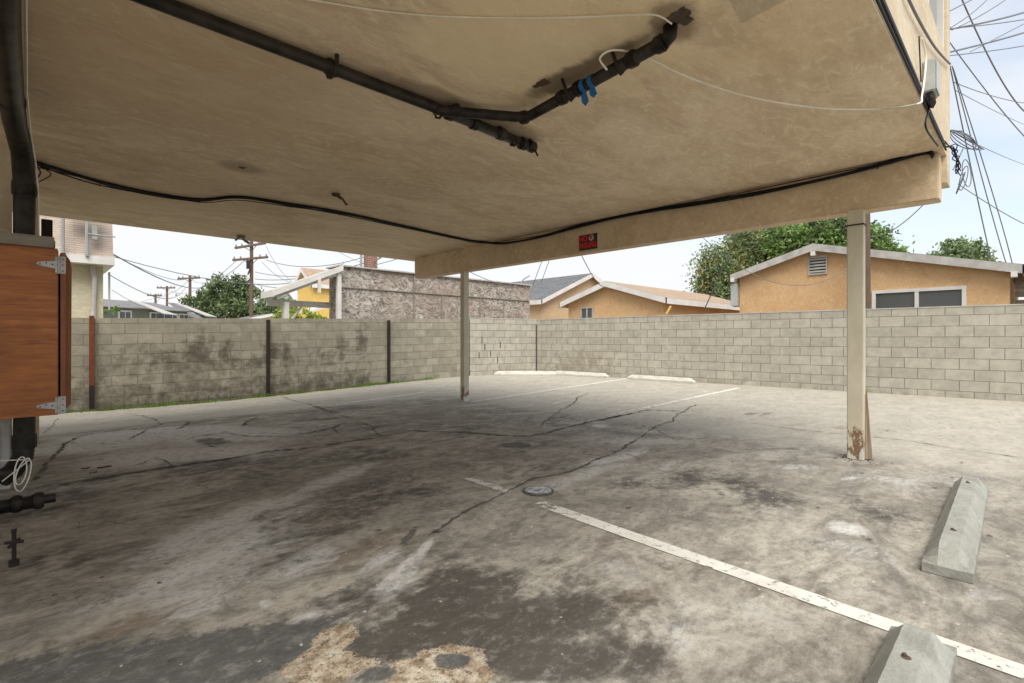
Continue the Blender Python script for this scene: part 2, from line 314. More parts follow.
leafmat('leaf_bright', (.17, .29, .07), (.25, .37, .10), (.10, .18, .045))
leafmat('leaf_greygreen', (.20, .28, .13), (.28, .36, .17), (.14, .20, .095))
leafmat('leaf_lime', (.30, .38, .05), (.22, .32, .04), (.35, .36, .05))
leafmat('grass', (.16, .27, .05), (.24, .33, .08), (.20, .20, .08))

# ------------------------------------------------------------------ mesh helpers
class MB:
    def __init__(s): s.v = []; s.f = []; s.uv = None
    def box(s, x0, x1, y0, y1, z0, z1, M=None):
        n = len(s.v); pts = [(x, y, z) for z in (z0, z1) for y in (y0, y1) for x in (x0, x1)]
        s.v += [tuple(M @ Vector(p)) if M else p for p in pts]
        for q in ((0, 2, 3, 1), (4, 5, 7, 6), (0, 1, 5, 4), (2, 6, 7, 3), (0, 4, 6, 2), (1, 3, 7, 5)): s.f.append([n + i for i in q])
        return s
    def prism(s, poly, thick):           # poly: 3d points, thick: vector
        n = len(s.v); k = len(poly); t = Vector(thick)
        s.v += [tuple(p) for p in poly] + [tuple(Vector(p) + t) for p in poly]
        s.f.append(list(range(n, n + k))[::-1]); s.f.append(list(range(n + k, n + 2 * k)))
        for i in range(k): j = (i + 1) % k; s.f.append([n + i, n + j, n + k + j, n + k + i])
        return s
    def tube(s, pts, r, seg=8, cap=True):
        pts = [Vector(p) for p in pts]; n0 = len(s.v); rs = r if isinstance(r, (list, tuple)) else [r] * len(pts)
        u = None
        for i, p in enumerate(pts):
            d = (pts[min(i + 1, len(pts) - 1)] - pts[max(i - 1, 0)])
            d = d.normalized() if d.length > 1e-9 else Vector((0, 0, 1))
            if u is None: u = d.orthogonal().normalized()
            else: u = (u - d * u.dot(d)); u = u.normalized() if u.length > 1e-6 else d.orthogonal().normalized()
            w_ = d.cross(u)
            for k in range(seg):
                a = 2 * math.pi * k / seg; s.v.append(tuple(p + (u * math.cos(a) + w_ * math.sin(a)) * rs[i]))
        for i in range(len(pts) - 1):
            for k in range(seg):
                a, b_ = n0 + i * seg + k, n0 + i * seg + (k + 1) % seg; s.f.append([a, b_, b_ + seg, a + seg])
        if cap: s.f.append([n0 + k for k in range(seg)][::-1]); s.f.append([n0 + (len(pts) - 1) * seg + k for k in range(seg)])
        return s
    def build(s, name, mat, parent=None, smooth=False, bevel=0, loc=None):
        me = bpy.data.meshes.new(name); vv = s.v
        if loc is not None: l = Vector(loc); vv = [tuple(Vector(p) - l) for p in s.v]
        me.from_pydata(vv, [], s.f); bm = bmesh.new(); bm.from_mesh(me); bmesh.ops.recalc_face_normals(bm, faces=bm.faces)
        if bevel: bmesh.ops.bevel(bm, geom=list(bm.edges), offset=bevel, segments=2, affect='EDGES')
        bm.to_mesh(me); bm.free()
        if smooth:
            me.shade_smooth()
        me.materials.append(MATS[mat]); o = bpy.data.objects.new(name, me); COL.objects.link(o)
        if parent: o.parent = parent
        if loc is not None: o.location = loc
        return o
def tag(o, label=None, cat=None, group=None, kind=None):
    if label: o['label'] = label
    if cat: o['category'] = cat
    if group: o['group'] = group
    if kind: o['kind'] = kind
    return o
def empty(name, label, cat, group=None, loc=(0, 0, 0)):
    o = bpy.data.objects.new(name, None); COL.objects.link(o); o.empty_display_size = .2; o.location = loc
    return tag(o, label, cat, group)
def quads(name, mat, faces, parent=None, uvs=None, thick=None):
    """faces: list of 4-point lists with uv in metres"""
    me = bpy.data.meshes.new(name); v = []; f = []
    for q in faces: n = len(v); v += [tuple(p) for p in q]; f.append(list(range(n, n + len(q))))
    me.from_pydata(v, [], f); lay = me.uv_layers.new(name='UVMap')
    for pi, q in enumerate(faces):
        q = [Vector(p) for p in q]
        if uvs: uvq = uvs[pi]
        else:
            e = (q[1] - q[0]).normalized(); nn = (q[1] - q[0]).cross(q[-1] - q[0]).normalized(); t = nn.cross(e)
            uvq = [((p - q[0]).dot(e), (p - q[0]).dot(t)) for p in q]
        for li, uvv in zip(me.polygons[pi].loop_indices, uvq): lay.data[li].uv = uvv
    me.materials.append(MATS[mat]); o = bpy.data.objects.new(name, me); COL.objects.link(o)
    if parent: o.parent = parent
    if thick:
        md = o.modifiers.new('s', 'SOLIDIFY'); md.thickness = thick; md.offset = -1
    return o

# ------------------------------------------------------------------ ground sheet with its stains
def axis(segs):
    out = []
    for a, b_, d in segs: out += list(np.arange(a, b_ - 1e-6, d))
    return np.array(out + [segs[-1][1]])
ax = axis([(-900, -100, 200), (-100, -10, 15), (-10, -2, 1), (-2, -.2, .15), (-.2, 6.2, .025), (6.2, 13, .08), (13, 25, 1.5), (25, 100, 15), (100, 900, 200)])
ay = axis([(-900, -100, 200), (-100, -10, 15), (-10, -2, 1), (-2, 0, .1), (0, 7.2, .025), (7.2, 13, .08), (13, 25, 1.5), (25, 100, 15), (100, 900, 200)])
X, Y = np.meshgrid(ax, ay); nx, ny = len(ax), len(ay)
Zg = gz(X, Y)
co = np.stack([X, Y, Zg], -1).reshape(-1, 3)
idx = np.arange(nx * ny).reshape(ny, nx)
fc = np.stack([idx[:-1, :-1], idx[:-1, 1:], idx[1:, 1:], idx[1:, :-1]], -1).reshape(-1, 4)
me = bpy.data.meshes.new('ground'); me.vertices.add(len(co)); me.vertices.foreach_set('co', co.astype(np.float32).ravel())
me.loops.add(fc.size); me.loops.foreach_set('vertex_index', fc.astype(np.int32).ravel())
me.polygons.add(len(fc)); me.polygons.foreach_set('loop_start', np.arange(0, fc.size, 4, dtype=np.int32)); me.polygons.foreach_set('loop_total', np.full(len(fc), 4, np.int32))
me.update(); me.validate()
# where each stain lies: (u, v) are plan coordinates seen along the lot's diagonal, listed as survey points
dep = X * CY + Y * SY; lat = X * SY - Y * CY; ok = dep > .9
dd = np.where(ok, dep, 1)
U = HX + F * lat / dd; V = HY + F * (EYE - Zg) / dd
def vnoise(x, y, s, seed):
    r = np.random.default_rng(seed).random((256, 256)); x = x / s; y = y / s
    xi = np.floor(x).astype(int); yi = np.floor(y).astype(int); fx = x - xi; fy = y - yi; fx = fx * fx * (3 - 2 * fx); fy = fy * fy * (3 - 2 * fy)
    g = lambda a, b_: r[a % 256, b_ % 256]
    return (g(xi, yi) * (1 - fx) + g(xi + 1, yi) * fx) * (1 - fy) + (g(xi, yi + 1) * (1 - fx) + g(xi + 1, yi + 1) * fx) * fy
wx = (vnoise(X, Y, .7, 1) - .5) * .35 + (vnoise(X, Y, .22, 2) - .5) * .16
wy = (vnoise(X, Y, .7, 3) - .5) * .35 + (vnoise(X, Y, .22, 4) - .5) * .16
def blobs(lst):
    out = np.zeros_like(X)
    for (u, v, ru, rv, rot, amp) in lst:
        # the ellipse is laid on the ground around its centre, sized in metres there
        c0 = G(u, v); a1 = G(u + ru * math.cos(R(rot)), max(v + ru * math.sin(R(rot)), 345)) - c0
        b1 = G(u - rv * math.sin(R(rot)), max(v + rv * math.cos(R(rot)), 345)) - c0
        M = np.linalg.inv(np.array([[a1.x, b1.x], [a1.y, b1.y]])); dx = X + wx * min(1, a1.length) - c0.x; dy = Y + wy * min(1, b1.length * 2) - c0.y
        p = M[0, 0] * dx + M[0, 1] * dy; q = M[1, 0] * dx + M[1, 1] * dy
        out = np.maximum(out, amp * np.exp(-(p * p + q * q) ** 1.3 * .8)) if amp > 0 else np.clip(out + amp * np.exp(-(p * p + q * q)), 0, 1)
    return out
oil = blobs([(500, 625, 170, 60, 0, 1.0), (400, 645, 100, 50, -10, 1.0), (630, 665, 80, 35, 0, .85), (330, 610, 80, 30, -18, .7), (440, 570, 60, 25, 0, .55), (200, 482, 180, 10, -6, .4), (340, 515, 90, 30, -20, .6), (500, 620, 110, 45, 0, 1.1), (430, 600, 50, 40, -20, .9), (560, 672, 90, 25, 0, 1.0), (290, 612, 60, 12, -15, .7), (470, 595, 95, 55, 10, .95), (520, 650, 120, 45, 0, .95), (400, 630, 60, 40, 0, .8), (600, 640, 55, 40, 20, .7), (330, 600, 70, 22, -20, .6),
             (760, 492, 60, 12, 12, .75), (700, 478, 60, 12, 0, .55), (640, 485, 35, 8, 0, .6), (880, 510, 60, 12, 20, .55), (860, 590, 25, 10, 0, .4), (600, 455, 40, 6, 0, .3),
             (515, 446, 18, 3.5, 0, .95), (530, 468, 60, 8, 0, .45), (215, 441, 20, 4, 0, .9), (205, 467, 120, 10, -8, .6), (330, 460, 110, 14, -6, .55), (110, 480, 80, 10, -8, .6),
             (350, 505, 60, 22, -25, .6), (400, 485, 60, 14, 0, .55), (240, 560, 30, 5, 0, .35), (60, 560, 70, 18, -10, .5), (120, 590, 60, 16, -15, .4),
             (60, 500, 60, 14, -10, .6), (430, 425, 90, 7, 0, .5), (560, 420, 60, 6, 0, .4), (340, 407, 60, 3, 0, .55), (650, 560, 30, 12, 30, .45), (720, 590, 20, 18, 10, .4), (750, 640, 20, 25, 0, .3),
             (845, 380, 160, 3, 3, .35), (860, 430, 140, 4, 4, .3), (760, 414, 40, 3, 0, .45), (280, 660, 40, 18, -20, .85), (40, 640, 30, 12, 0, .4), (560, 575, 50, 20, 30, .5), (790, 450, 70, 8, 0, .35)])
pale = blobs([(110, 440, 80, 12, -8, .95), (210, 434, 120, 10, 0, .95), (190, 454, 110, 9, -4, .85), (300, 425, 60, 5, 0, .5), (425, 548, 16, 5, -50, .9), (405, 565, 18, 5, -48, .95), (385, 582, 18, 5, -45, .95), (362, 597, 16, 4, -38, .8), (320, 612, 40, 6, -18, .7), (230, 545, 110, 12, -24, .8), (90, 442, 50, 8, -8, .6), (170, 436, 80, 7, 0, .6), (280, 440, 40, 8, 0, .55), (165, 590, 40, 20, -20, .5), (300, 560, 50, 14, -20, .7), (410, 570, 14, 5, -45, .9), (390, 588, 16, 4, -40, .9), (200, 445, 90, 14, -5, .55), (130, 452, 60, 8, -5, .5), (250, 517, 90, 12, -22, .75), (330, 480, 50, 8, -20, .65), (270, 540, 60, 18, -20, .6), (210, 575, 70, 25, -25, .55),
              (200, 603, 50, 12, -20, .6), (605, 458, 45, 6, -15, .65), (580, 475, 60, 8, -15, .55), (660, 470, 30, 5, -25, .5), (380, 560, 35, 7, -28, .65), (395, 590, 28, 5, -35, .7), (300, 632, 50, 5, -20, .65),
              (620, 440, 60, 7, 0, .5), (845, 527, 22, 7, 8, .85), (848, 478, 14, 3, 0, .6), (790, 465, 30, 4, 0, .5), (890, 480, 50, 6, 8, .5), (60, 665, 18, 4, -20, .9), (264, 603, 8, 4, 0, .95),
              (760, 605, 60, 18, 25, .35), (690, 640, 30, 25, 0, .45), (930, 480, 60, 20, 0, .35), (990, 600, 40, 15, 0, .35), (840, 545, 90, 16, 15, .42), (620, 575, 60, 14, 30, .4), (700, 610, 60, 30, 20, .35),
              (420, 445, 80, 5, 0, .3), (600, 426, 10, 2, 0, .7), (575, 430, 60, 8, 0, .3)])
brown = blobs([(640, 560, 160, 40, 25, .38), (780, 610, 160, 40, 25, .36), (500, 640, 120, 50, 0, .5), (700, 660, 120, 40, 0, .36), (150, 615, 70, 10, -20, .8), (370, 545, 60, 14, -20, .7), (330, 520, 40, 14, -10, .6), (450, 620, 80, 25, 0, .6), (630, 605, 45, 22, -40, .6), (640, 650, 30, 25, 0, .6), (700, 560, 40, 12, 30, .4),
               (100, 580, 80, 25, -10, .35), (540, 660, 60, 20, 0, .4), (850, 640, 40, 20, 0, .35), (420, 505, 60, 18, 0, .4), (830, 428, 30, 3, 0, .6), (480, 450, 60, 8, 0, .4), (590, 600, 60, 30, 20, .35)])
patch = blobs([(335, 637, 26, 12, -20, 1.1), (318, 668, 40, 16, -15, 1.1), (380, 684, 110, 10, 0, 1.0), (478, 668, 14, 16, 0, 1.0), (340, 640, 22, 10, -20, 1.0), (322, 654, 26, 9, -15, 1.0), (345, 672, 45, 9, -10, 1.0), (410, 672, 45, 10, -5, 1.0), (452, 660, 40, 14, -5, 1.05), (470, 678, 30, 10, 0, .95), (318, 682, 30, 10, 0, .95)])
patch = np.clip(patch - blobs([(454, 661, 16, 6, 0, 1.4), (375, 678, 22, 6, -10, 1.2)]), 0, 1)
slate = blobs([(160, 665, 210, 40, -10, 1.0), (300, 640, 60, 25, -20, .8), (60, 600, 80, 20, -10, .4), (720, 490, 120, 18, 8, .4), (900, 520, 60, 18, 10, .35), (100, 672, 110, 20, -12, 1.0), (210, 655, 70, 18, -18, .9), (150, 665, 130, 24, -12, .9), (290, 650, 60, 26, -20, .8), (200, 640, 60, 12, -15, .7), (240, 590, 50, 12, -28, .35), (454, 661, 18, 7, 0, 1.1), (375, 678, 24, 7, -10, 1.0), (430, 640, 60, 20, 0, .25), (760, 495, 50, 10, 10, .45), (340, 590, 50, 10, -25, .45), (270, 480, 60, 10, -10, .35), (410, 535, 14, 4, -45, .8)])
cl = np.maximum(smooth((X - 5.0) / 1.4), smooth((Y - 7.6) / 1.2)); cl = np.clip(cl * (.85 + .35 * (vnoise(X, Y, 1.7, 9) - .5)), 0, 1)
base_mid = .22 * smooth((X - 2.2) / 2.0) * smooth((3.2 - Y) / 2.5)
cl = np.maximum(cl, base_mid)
specks = np.zeros_like(X)
for nm, (r_, g_, b_) in {'mask_a': (oil, pale, brown), 'mask_b': (patch, cl, slate)}.items():
    a = me.attributes.new(nm, 'FLOAT_COLOR', 'POINT')
    arr = np.stack([np.where(ok | (g_ is cl), q, 0) for q in (r_, g_, b_)] + [np.ones_like(X)], -1).astype(np.float32)
    a.data.foreach_set('color', arr.ravel())
me.materials.append(MATS['lot_concrete']); ground = bpy.data.objects.new('ground', me); COL.objects.link(ground); ground['kind'] = 'structure'

def ribbon(name, pts, width, mat, lift, parent=None, jit=.4, step=.06, wander=.015, taper=True, wear=None):
    P0 = [Vector((p.x, p.y, 0)) for p in pts]; out = []
    for a, b_ in zip(P0[:-1], P0[1:]):
        n = max(1, int((b_ - a).length / step))
        for i in range(n): out.append(a.lerp(b_, i / n))
    out.append(P0[-1]); N = len(out); me = bpy.data.meshes.new(name); v = []; off = 0; offs = []
    for i, p in enumerate(out):
        d = (out[min(i + 1, N - 1)] - out[max(i - 1, 0)]).normalized(); nn = Vector((-d.y, d.x, 0))
        off = off * .75 + random.uniform(-1, 1) * wander
        c_ = p + nn * off
        ww = width * (1 + random.uniform(-jit, jit) * 1.5) * .5
        if taper: ww *= min(1, .25 + min(i, N - 1 - i) / 4)
        for sgn in (-1, 1):
            q = c_ + nn * sgn * max(ww * (1 + random.uniform(-jit, jit) * .6), .001); v.append((q.x, q.y, float(gz(q.x, q.y)) + lift))
    f = [(2 * i, 2 * i + 1, 2 * i + 3, 2 * i + 2) for i in range(N - 1)]
    me.from_pydata(v, [], f); me.materials.append(MATS[mat]); o = bpy.data.objects.new(name, me); COL.objects.link(o)
    if wear:
        at_ = me.attributes.new('wear', 'FLOAT', 'POINT')
        for i in range(N): at_.data[2 * i].value = at_.data[2 * i + 1].value = wear(i / (N - 1))
    if parent: o.parent = parent
    return o
def z_(ox, oy, s, l): return [G(ox + a / s, oy + b_ / s) for a, b_ in l]
s3 = 3.012
cracks = [
 (z_(0, 380, s3, [(210, 185), (240, 195), (300, 190), (350, 196)]), .009), (z_(0, 380, s3, [(470, 235), (440, 250), (400, 262), (340, 270)]), .010), (z_(0, 380, s3, [(380, 100), (430, 108), (470, 118), (490, 135)]), .012),
 (z_(0, 380, s3, [(1000, 145), (1020, 160), (960, 170), (860, 172)]), .012), (z_(0, 380, s3, [(620, 185), (650, 205), (700, 200), (740, 185)]), .010), (z_(0, 380, s3, [(570, 310), (640, 330), (600, 350)]), .006),
 (z_(600, 360, s3, [(160, 205), (200, 230), (260, 245)]), .006), (z_(300, 360, s3, [(240, 232), (215, 200), (160, 180), (120, 165)]), .012), (z_(0, 520, s3, [(240, 10), (330, 5), (420, 20)]), .005),
 (z_(0, 380, s3, [(110, 305), (140, 250), (170, 215), (210, 185), (240, 170), (300, 158), (370, 150), (440, 148), (510, 128), (600, 125), (700, 112), (780, 108), (900, 100), (1020, 92)]), .022),
 (z_(0, 380, s3, [(120, 325), (220, 310), (330, 290), (430, 275), (520, 262), (600, 250), (700, 235), (820, 215), (900, 208)]) + z_(300, 360, s3, [(0, 270), (120, 250), (240, 232), (350, 214), (480, 218), (600, 228), (690, 230), (760, 215), (860, 190), (1000, 162)]) + z_(600, 360, s3, [(0, 182), (80, 165), (150, 150), (245, 155)]), .030),
 (z_(600, 360, s3, [(290, 135), (230, 168), (215, 185), (160, 205), (110, 240), (60, 275), (0, 300)]) + z_(300, 360, s3, [(870, 315), (800, 340), (700, 360), (660, 380), (600, 410), (520, 440), (490, 460), (430, 500), (385, 535)]), .018),
 (z_(0, 380, s3, [(565, 180), (590, 170), (680, 160), (740, 170), (860, 172), (950, 155), (1024, 140)]), .018),
 (z_(0, 380, s3, [(730, 140), (745, 128), (775, 112)]), .03), (z_(0, 380, s3, [(530, 150), (555, 138), (570, 125)]), .025), (z_(0, 380, s3, [(385, 182), (420, 165), (445, 150)]), .02),
 (z_(0, 380, s3, [(850, 50), (920, 70), (1000, 100)]) + z_(300, 360, s3, [(40, 140), (110, 160)]), .014),
 (z_(300, 360, s3, [(720, 205), (740, 185), (770, 162), (780, 152), (800, 145), (828, 132), (835, 115), (870, 98)]), .016),
 (z_(600, 360, s3, [(450, 190), (600, 210), (740, 225), (940, 245), (1024, 262), (1300, 300)]), .010),
 (z_(0, 380, s3, [(130, 162), (175, 115)]), .008), (z_(0, 380, s3, [(180, 430), (230, 420), (245, 450)]), .006),
 (z_(600, 360, s3, [(60, 278), (100, 288), (135, 300)]), .008), (z_(300, 360, s3, [(440, 108), (490, 122)]), .015), (z_(300, 360, s3, [(20, 222), (90, 208), (135, 190)]), .02),
 (z_(300, 360, s3, [(0, 182), (60, 178), (130, 176)]), .03), (z_(0, 380, s3, [(600, 250), (520, 268), (500, 250), (470, 235)]), .012),
]
for pts, wd in cracks: ribbon('crack', pts, wd * .95, 'crack_dark', .0055, ground, jit=.75, step=.04, wander=.014)

def line(pts, wear, width=.10, lift=.004):
    o = ribbon('parking_line', pts, width, 'line_paint', lift, None, jit=.02, step=.12, wander=.0, taper=False, wear=wear); o['kind'] = 'structure'
line([G(466, 478), G(508, 492)], lambda t: .28, .075)
line([G(538, 503), G(640, 539), G(1024, 673), P(1330, 780, 1.28) if False else Vector((2.41, -.6, 0))], lambda t: .4 * max(0, 1 - t * 9) + .08, .105)
line([G(739, 388), G(612, 415), G(560, 429)], lambda t: .0 + .5 * t, .11)
line([G(631, 378), G(472, 402)], lambda t: -.0 + .35 * t, .12)
line([G(425, 392), G(363, 401), G(330, 406)], lambda t: .12 + .2 * t, .14)
line([G(770, 402), G(700, 404)], lambda t: .45, .08)
line([G(552, 404), G(566, 401)], lambda t: .3, .08)

# steel cleanout cover set in the concrete
dc = G(538, 491.5); drain = empty('drain_cover', 'round metal cleanout cover in the concrete at the end of the long white line', 'drain cover', loc=(dc.x, dc.y, 0))
mb = MB(); mb.tube([(dc.x, dc.y, .0), (dc.x, dc.y, .010), (dc.x, dc.y, .013)], [.098, .098, .092], 40); mb.build('cover', 'drain_metal', drain, loc=None).location = (-dc.x, -dc.y, 0)
mb = MB(); mb.tube([(0, 0, -.01), (0, 0, .0065)], [.118, .116], 40); mb.build('rim', 'crack_dark', drain)
mb = MB(); mb.box(-.03, .03, -.008, .008, .012, .018); mb.build('lug', 'drain_metal', drain, bevel=.002)

# ------------------------------------------------------------------ the carport building
bld = empty('carport_building', 'beige stucco building whose upper floor overhangs the parking spaces on two posts', 'building')
CZ = 2.70; BX = 5.56; YS = .53; YN = 8.9; XE = 5.98; XW = -4.0; TOP = 4.6
mb = MB(); mb.box(XW, 5.799, YS + .001, YN - .002, CZ, CZ + .015); mb.build('ceiling', 'ceiling', bld)
mb = MB(); mb.box(BX, BX + .2, YS + .035, 8.52, 2.30, CZ - .0015); mb.build('beam', 'beam', bld, bevel=.008)
# upper walls
mb = MB()
mb.box(XW, 3.9, YS, YS + .16, CZ + .016, TOP); mb.box(5.74, XE, YS, YS + .16, 2.47, TOP); mb.box(3.9, 5.74, YS, YS + .16, CZ + .016, 3.53); mb.box(3.9, 5.74, YS, YS + .16, 4.4, TOP)
mb.build('wall', 'exterior', bld)
mb = MB(); mb.box(5.80, XE, YS + .16, YN, 2.47, TOP); mb.build('wall', 'exterior', bld)
mb = MB(); mb.box(XW, 5.80, YN - .16, YN + .003, CZ + .016, TOP); mb.build('wall', 'exterior', bld)
mb = MB(); mb.box(XW - .1, XE + .1, YS - .1, YN + .1, TOP, TOP + .2); mb.build('roof', 'weathered_trim', bld)
wf = MB(); wf.box(3.9, 5.74, YS + .02, YS + .10, 3.53, 3.585); wf.box(3.9, 3.96, YS + .02, YS + .10, 3.585, 4.4); wf.box(5.68, 5.74, YS + .02, YS + .10, 3.585, 4.4); wf.box(4.82, 4.87, YS + .02, YS + .10, 3.585, 4.4)
win = wf.build('window', 'white_paint', bld); mb = MB(); mb.box(3.96, 5.68, YS + .06, YS + .07, 3.585, 4.4); mb.build('pane', 'glass_sky', win)
# posts
def post(x, y, w_, d_, brace=False):
    o = MB().box(x - w_ / 2, x + w_ / 2, y - d_ / 2, y + d_ / 2, 0.0, 2.30).build('post', 'post_paint', bld, bevel=.006, loc=(x, y, 0))
    if brace:
        mb = MB(); mb.prism([(x + .047, y - .115, .005), (x + .047, y - .05, .005), (x + .047, y - .058, .62), (x + .047, y - .070, .66)], (.022, 0, 0))
        mb.tube([(x + .02, y - .073, .01), (x + .02, y - .066, .6)], [.012, .004], 6)
        s = mb.build('splinter', 'splinter_wood', o); s.location = (-x, -y, 0)
    return o
p1 = G(857, 463); p2 = G(465.5, 402)
post(BX - .02, 1.15, .09, .128, True); post(BX + .03, p2.y + .07, .12, .10)
mb = MB()
for q, yy in ((1.14, 1.14),):
    mb.tube([(BX - .075, yy - .06, 2.16), (BX - .075, yy + .08, 2.16), (BX + .035, yy + .08, 2.16), (BX + .035, yy - .06, 2.16), (BX - .075, yy - .06, 2.16)], .006, 6)
    mb.tube([(BX - .07, yy + .085, 2.05), (BX - .09, yy + .11, 2.12), (BX - .08, yy + .09, 2.2), (BX - .07, yy + .08, 2.16)], .003, 5)
tag(mb.build('wire_band', 'black_cable'), 'thin black wire band wrapped round the near post just under the beam', 'wire')
# ground floor wall and pilaster on the left
mb = MB(); mb.box(-4, -.068, 5.36, 5.52, -.01, CZ); mb.build('wall', 'exterior', bld)
mb = MB(); mb.box(-.05, .115, 7.40, 7.56, -.08, CZ); mb.build('pilaster', 'exterior', bld)
mb = MB(); mb.box(-4, -3.84, 5.52, YN - .2, -.1, CZ); mb.build('wall', 'exterior', bld)
mb = MB(); mb.box(-.15, -.075, 5.30, 5.355, -.005, .72); mb.box(-.23, -.13, 5.28, 5.35, .0, .45); tag(mb.build('board', 'white_wood', bevel=.004), 'pale upright boards leaning on the wall under the wooden cabinet', 'boards')
bb = P(46, 226, 6.7); mb = MB(); mb.box(bb.x - .05, bb.x + .06, 8.905, 9.0, 2.28, 2.66); tag(mb.build('junction_box', 'black_steel', bevel=.005), 'small black box fixed at the ceiling edge just above the cabinet', 'electrical box')

# ------------------------------------------------------------------ plumbing
def pipe(pts, r, name='pipe', parent=None, hubs=(), hr=1.3, hl=.09):
    mb = MB(); mb.tube(pts, r, 20); o = mb.build(name, 'black_pipe', parent, smooth=True); o.data.polygons.foreach_set('use_smooth', [len(p.vertices) == 4 for p in o.data.polygons])
    for (a, b_) in hubs:
        a = Vector(a); d = Vector(b_).normalized(); h = MB(); h.tube([a - d * hl / 2, a - d * hl * .3, a - d * hl * .3, a + d * hl * .3, a + d * hl * .3, a + d * hl / 2], [r * 1.12, r * 1.12, r * hr, r * hr, r * 1.12, r * 1.12], 18)
        h.build('coupling', 'black_pipe', parent)
    return o
pz = 2.648
cp = empty('ceiling_drain_pipe', 'black cast iron drain pipe branching under the stained ceiling', 'pipe')
pipe([(-1.2, 2.77, pz), (.5, 2.77, pz), (1.9, 2.76, pz), (2.88, 2.78, pz - .01)], .036, 'pipe', cp,
     [((1.25, 2.765, pz), (1, 0, 0)), ((2.08, 2.765, pz), (1, 0, 0)), ((2.3, 2.77, pz), (1, 0, 0)), ((2.56, 2.775, pz), (1, 0, 0)), ((2.80, 2.78, pz - .01), (1, 0, 0))], 1.32, .07)
e = atZ(525, 115, pz); e2 = atZ(664, 38, pz)
pipe([(1.95, 2.77, pz - .01), (2.03, 2.71, pz - .02), (e.x - .05, e.y + .03, pz - .02), (e.x, e.y - .05, pz - .02), (e2.x, e2.y, pz - .02)], .034, 'branch_pipe', cp,
     [((2.06, 2.67, pz - .02), (.7, -.7, 0)), ((e.x, e.y, pz - .02), (.5, -1, 0)), Vector((0, 0, 0)) and None] if False else
     [((2.06, 2.67, pz - .02), (.7, -.7, 0)), ((e.x - .01, e.y, pz - .02), (.3, -1, 0))] +
     [((e.x + (e2.x - e.x) * t, e.y + (e2.y - e.y) * t, pz - .02), (e2.x - e.x, e2.y - e.y, 0)) for t in (.33, .46, .82, .98)], 1.32, .06)
mb = MB(); mb.tube([(e2.x, e2.y, pz - .02), (e2.x + .005, e2.y - .03, pz), (e2.x + .01, e2.y - .03, CZ - .003)], .036, 16); mb.build('elbow', 'black_pipe', cp, smooth=True)
mb = MB(); mb.tube([(2.86, 2.78, pz), (2.92, 2.78, pz - .01), (2.94, 2.78, pz - .015)], [.046, .046, .03], 16); mb.tube([(2.90, 2.74, pz - .05), (2.92, 2.73, pz - .09)], .008, 6); mb.build('cleanout_cap', 'black_pipe', cp)
for t in (.40, .75):
    q = Vector((e.x + (e2.x - e.x) * t, e.y + (e2.y - e.y) * t, pz - .02)); mb = MB()
    mb.tube([q + Vector((.045, 0, .0)), q + Vector((0, 0, -.048)), q + Vector((-.05, 0, 0)), Vector((q.x - .06, q.y + .02, CZ - .002))], .010, 6)
    mb.build('hanger', 'black_pipe', cp)
for xx in (1.25, 2.0, 2.7):
    mb = MB(); mb.tube([(xx, 2.715, pz - .01), (xx, 2.73, pz - .04), (xx, 2.77, pz - .055), (xx, 2.81, pz - .04), (xx, 2.825, pz), (xx, 2.83, CZ - .002)], .008, 6); mb.build('hanger', 'black_pipe', cp)
cpn = [atZ(u, v, 2.697) for u, v in ((722, -14), (742, 23), (786, 0), (772, -30))]
MB().prism([(p.x, p.y, 2.6965) for p in cpn], (0, 0, .003)).build('ceiling_patch', 'exterior', bld)
# holes broken in the plaster around pipe ends
for i, (x_, y_, rx, ry) in enumerate([(2.1, 2.88, .16, .055), (2.75, 2.87, .13, .05), (e2.x - .02, e2.y - .10, .11, .09), (e.x - .16, e.y - .3, .05, .10), (1.45, 5.1, .05, .05)]):
    ring = [(x_ + .62 * rx * k_ * math.cos(a), y_ + .62 * ry * k_ * math.sin(a), CZ - .003) for a in np.linspace(0, 2 * math.pi, 40, endpoint=False) for k_ in (1 + .18 * math.sin(3 * a + i) + .12 * math.sin(7 * a) + random.uniform(-.07, .07),)]
    MB().prism(ring, (0, 0, .002)).build('plaster_hole', 'soil', bld)
tp = empty('blue_tape', 'two strips of bright blue tape knotted round the branch pipe', 'tape')
for t, ln in ((.50, .085), (.56, .05)):
    q = Vector((e.x + (e2.x - e.x) * t, e.y + (e2.y - e.y) * t, pz - .02)); d = Vector((e2.x - e.x, e2.y - e.y, 0)).normalized()
    mb = MB(); mb.tube([q - d * .014, q + d * .014], .0375, 18); mb.build('wrap', 'blue_tape', tp)
    mb = MB(); q2 = q + Vector((.005, .01, -.036)); mb.prism([q2 - d * .022, q2 + d * .022, q2 + d * .03 + Vector((.03, .01, -ln * .6)), q2 - d * .005 + Vector((.04, .01, -ln * .75)), q2 - d * .02 + Vector((.02, .01, -ln * .5))], (.002, .002, 0)); mb.build('tail', 'blue_tape', tp)

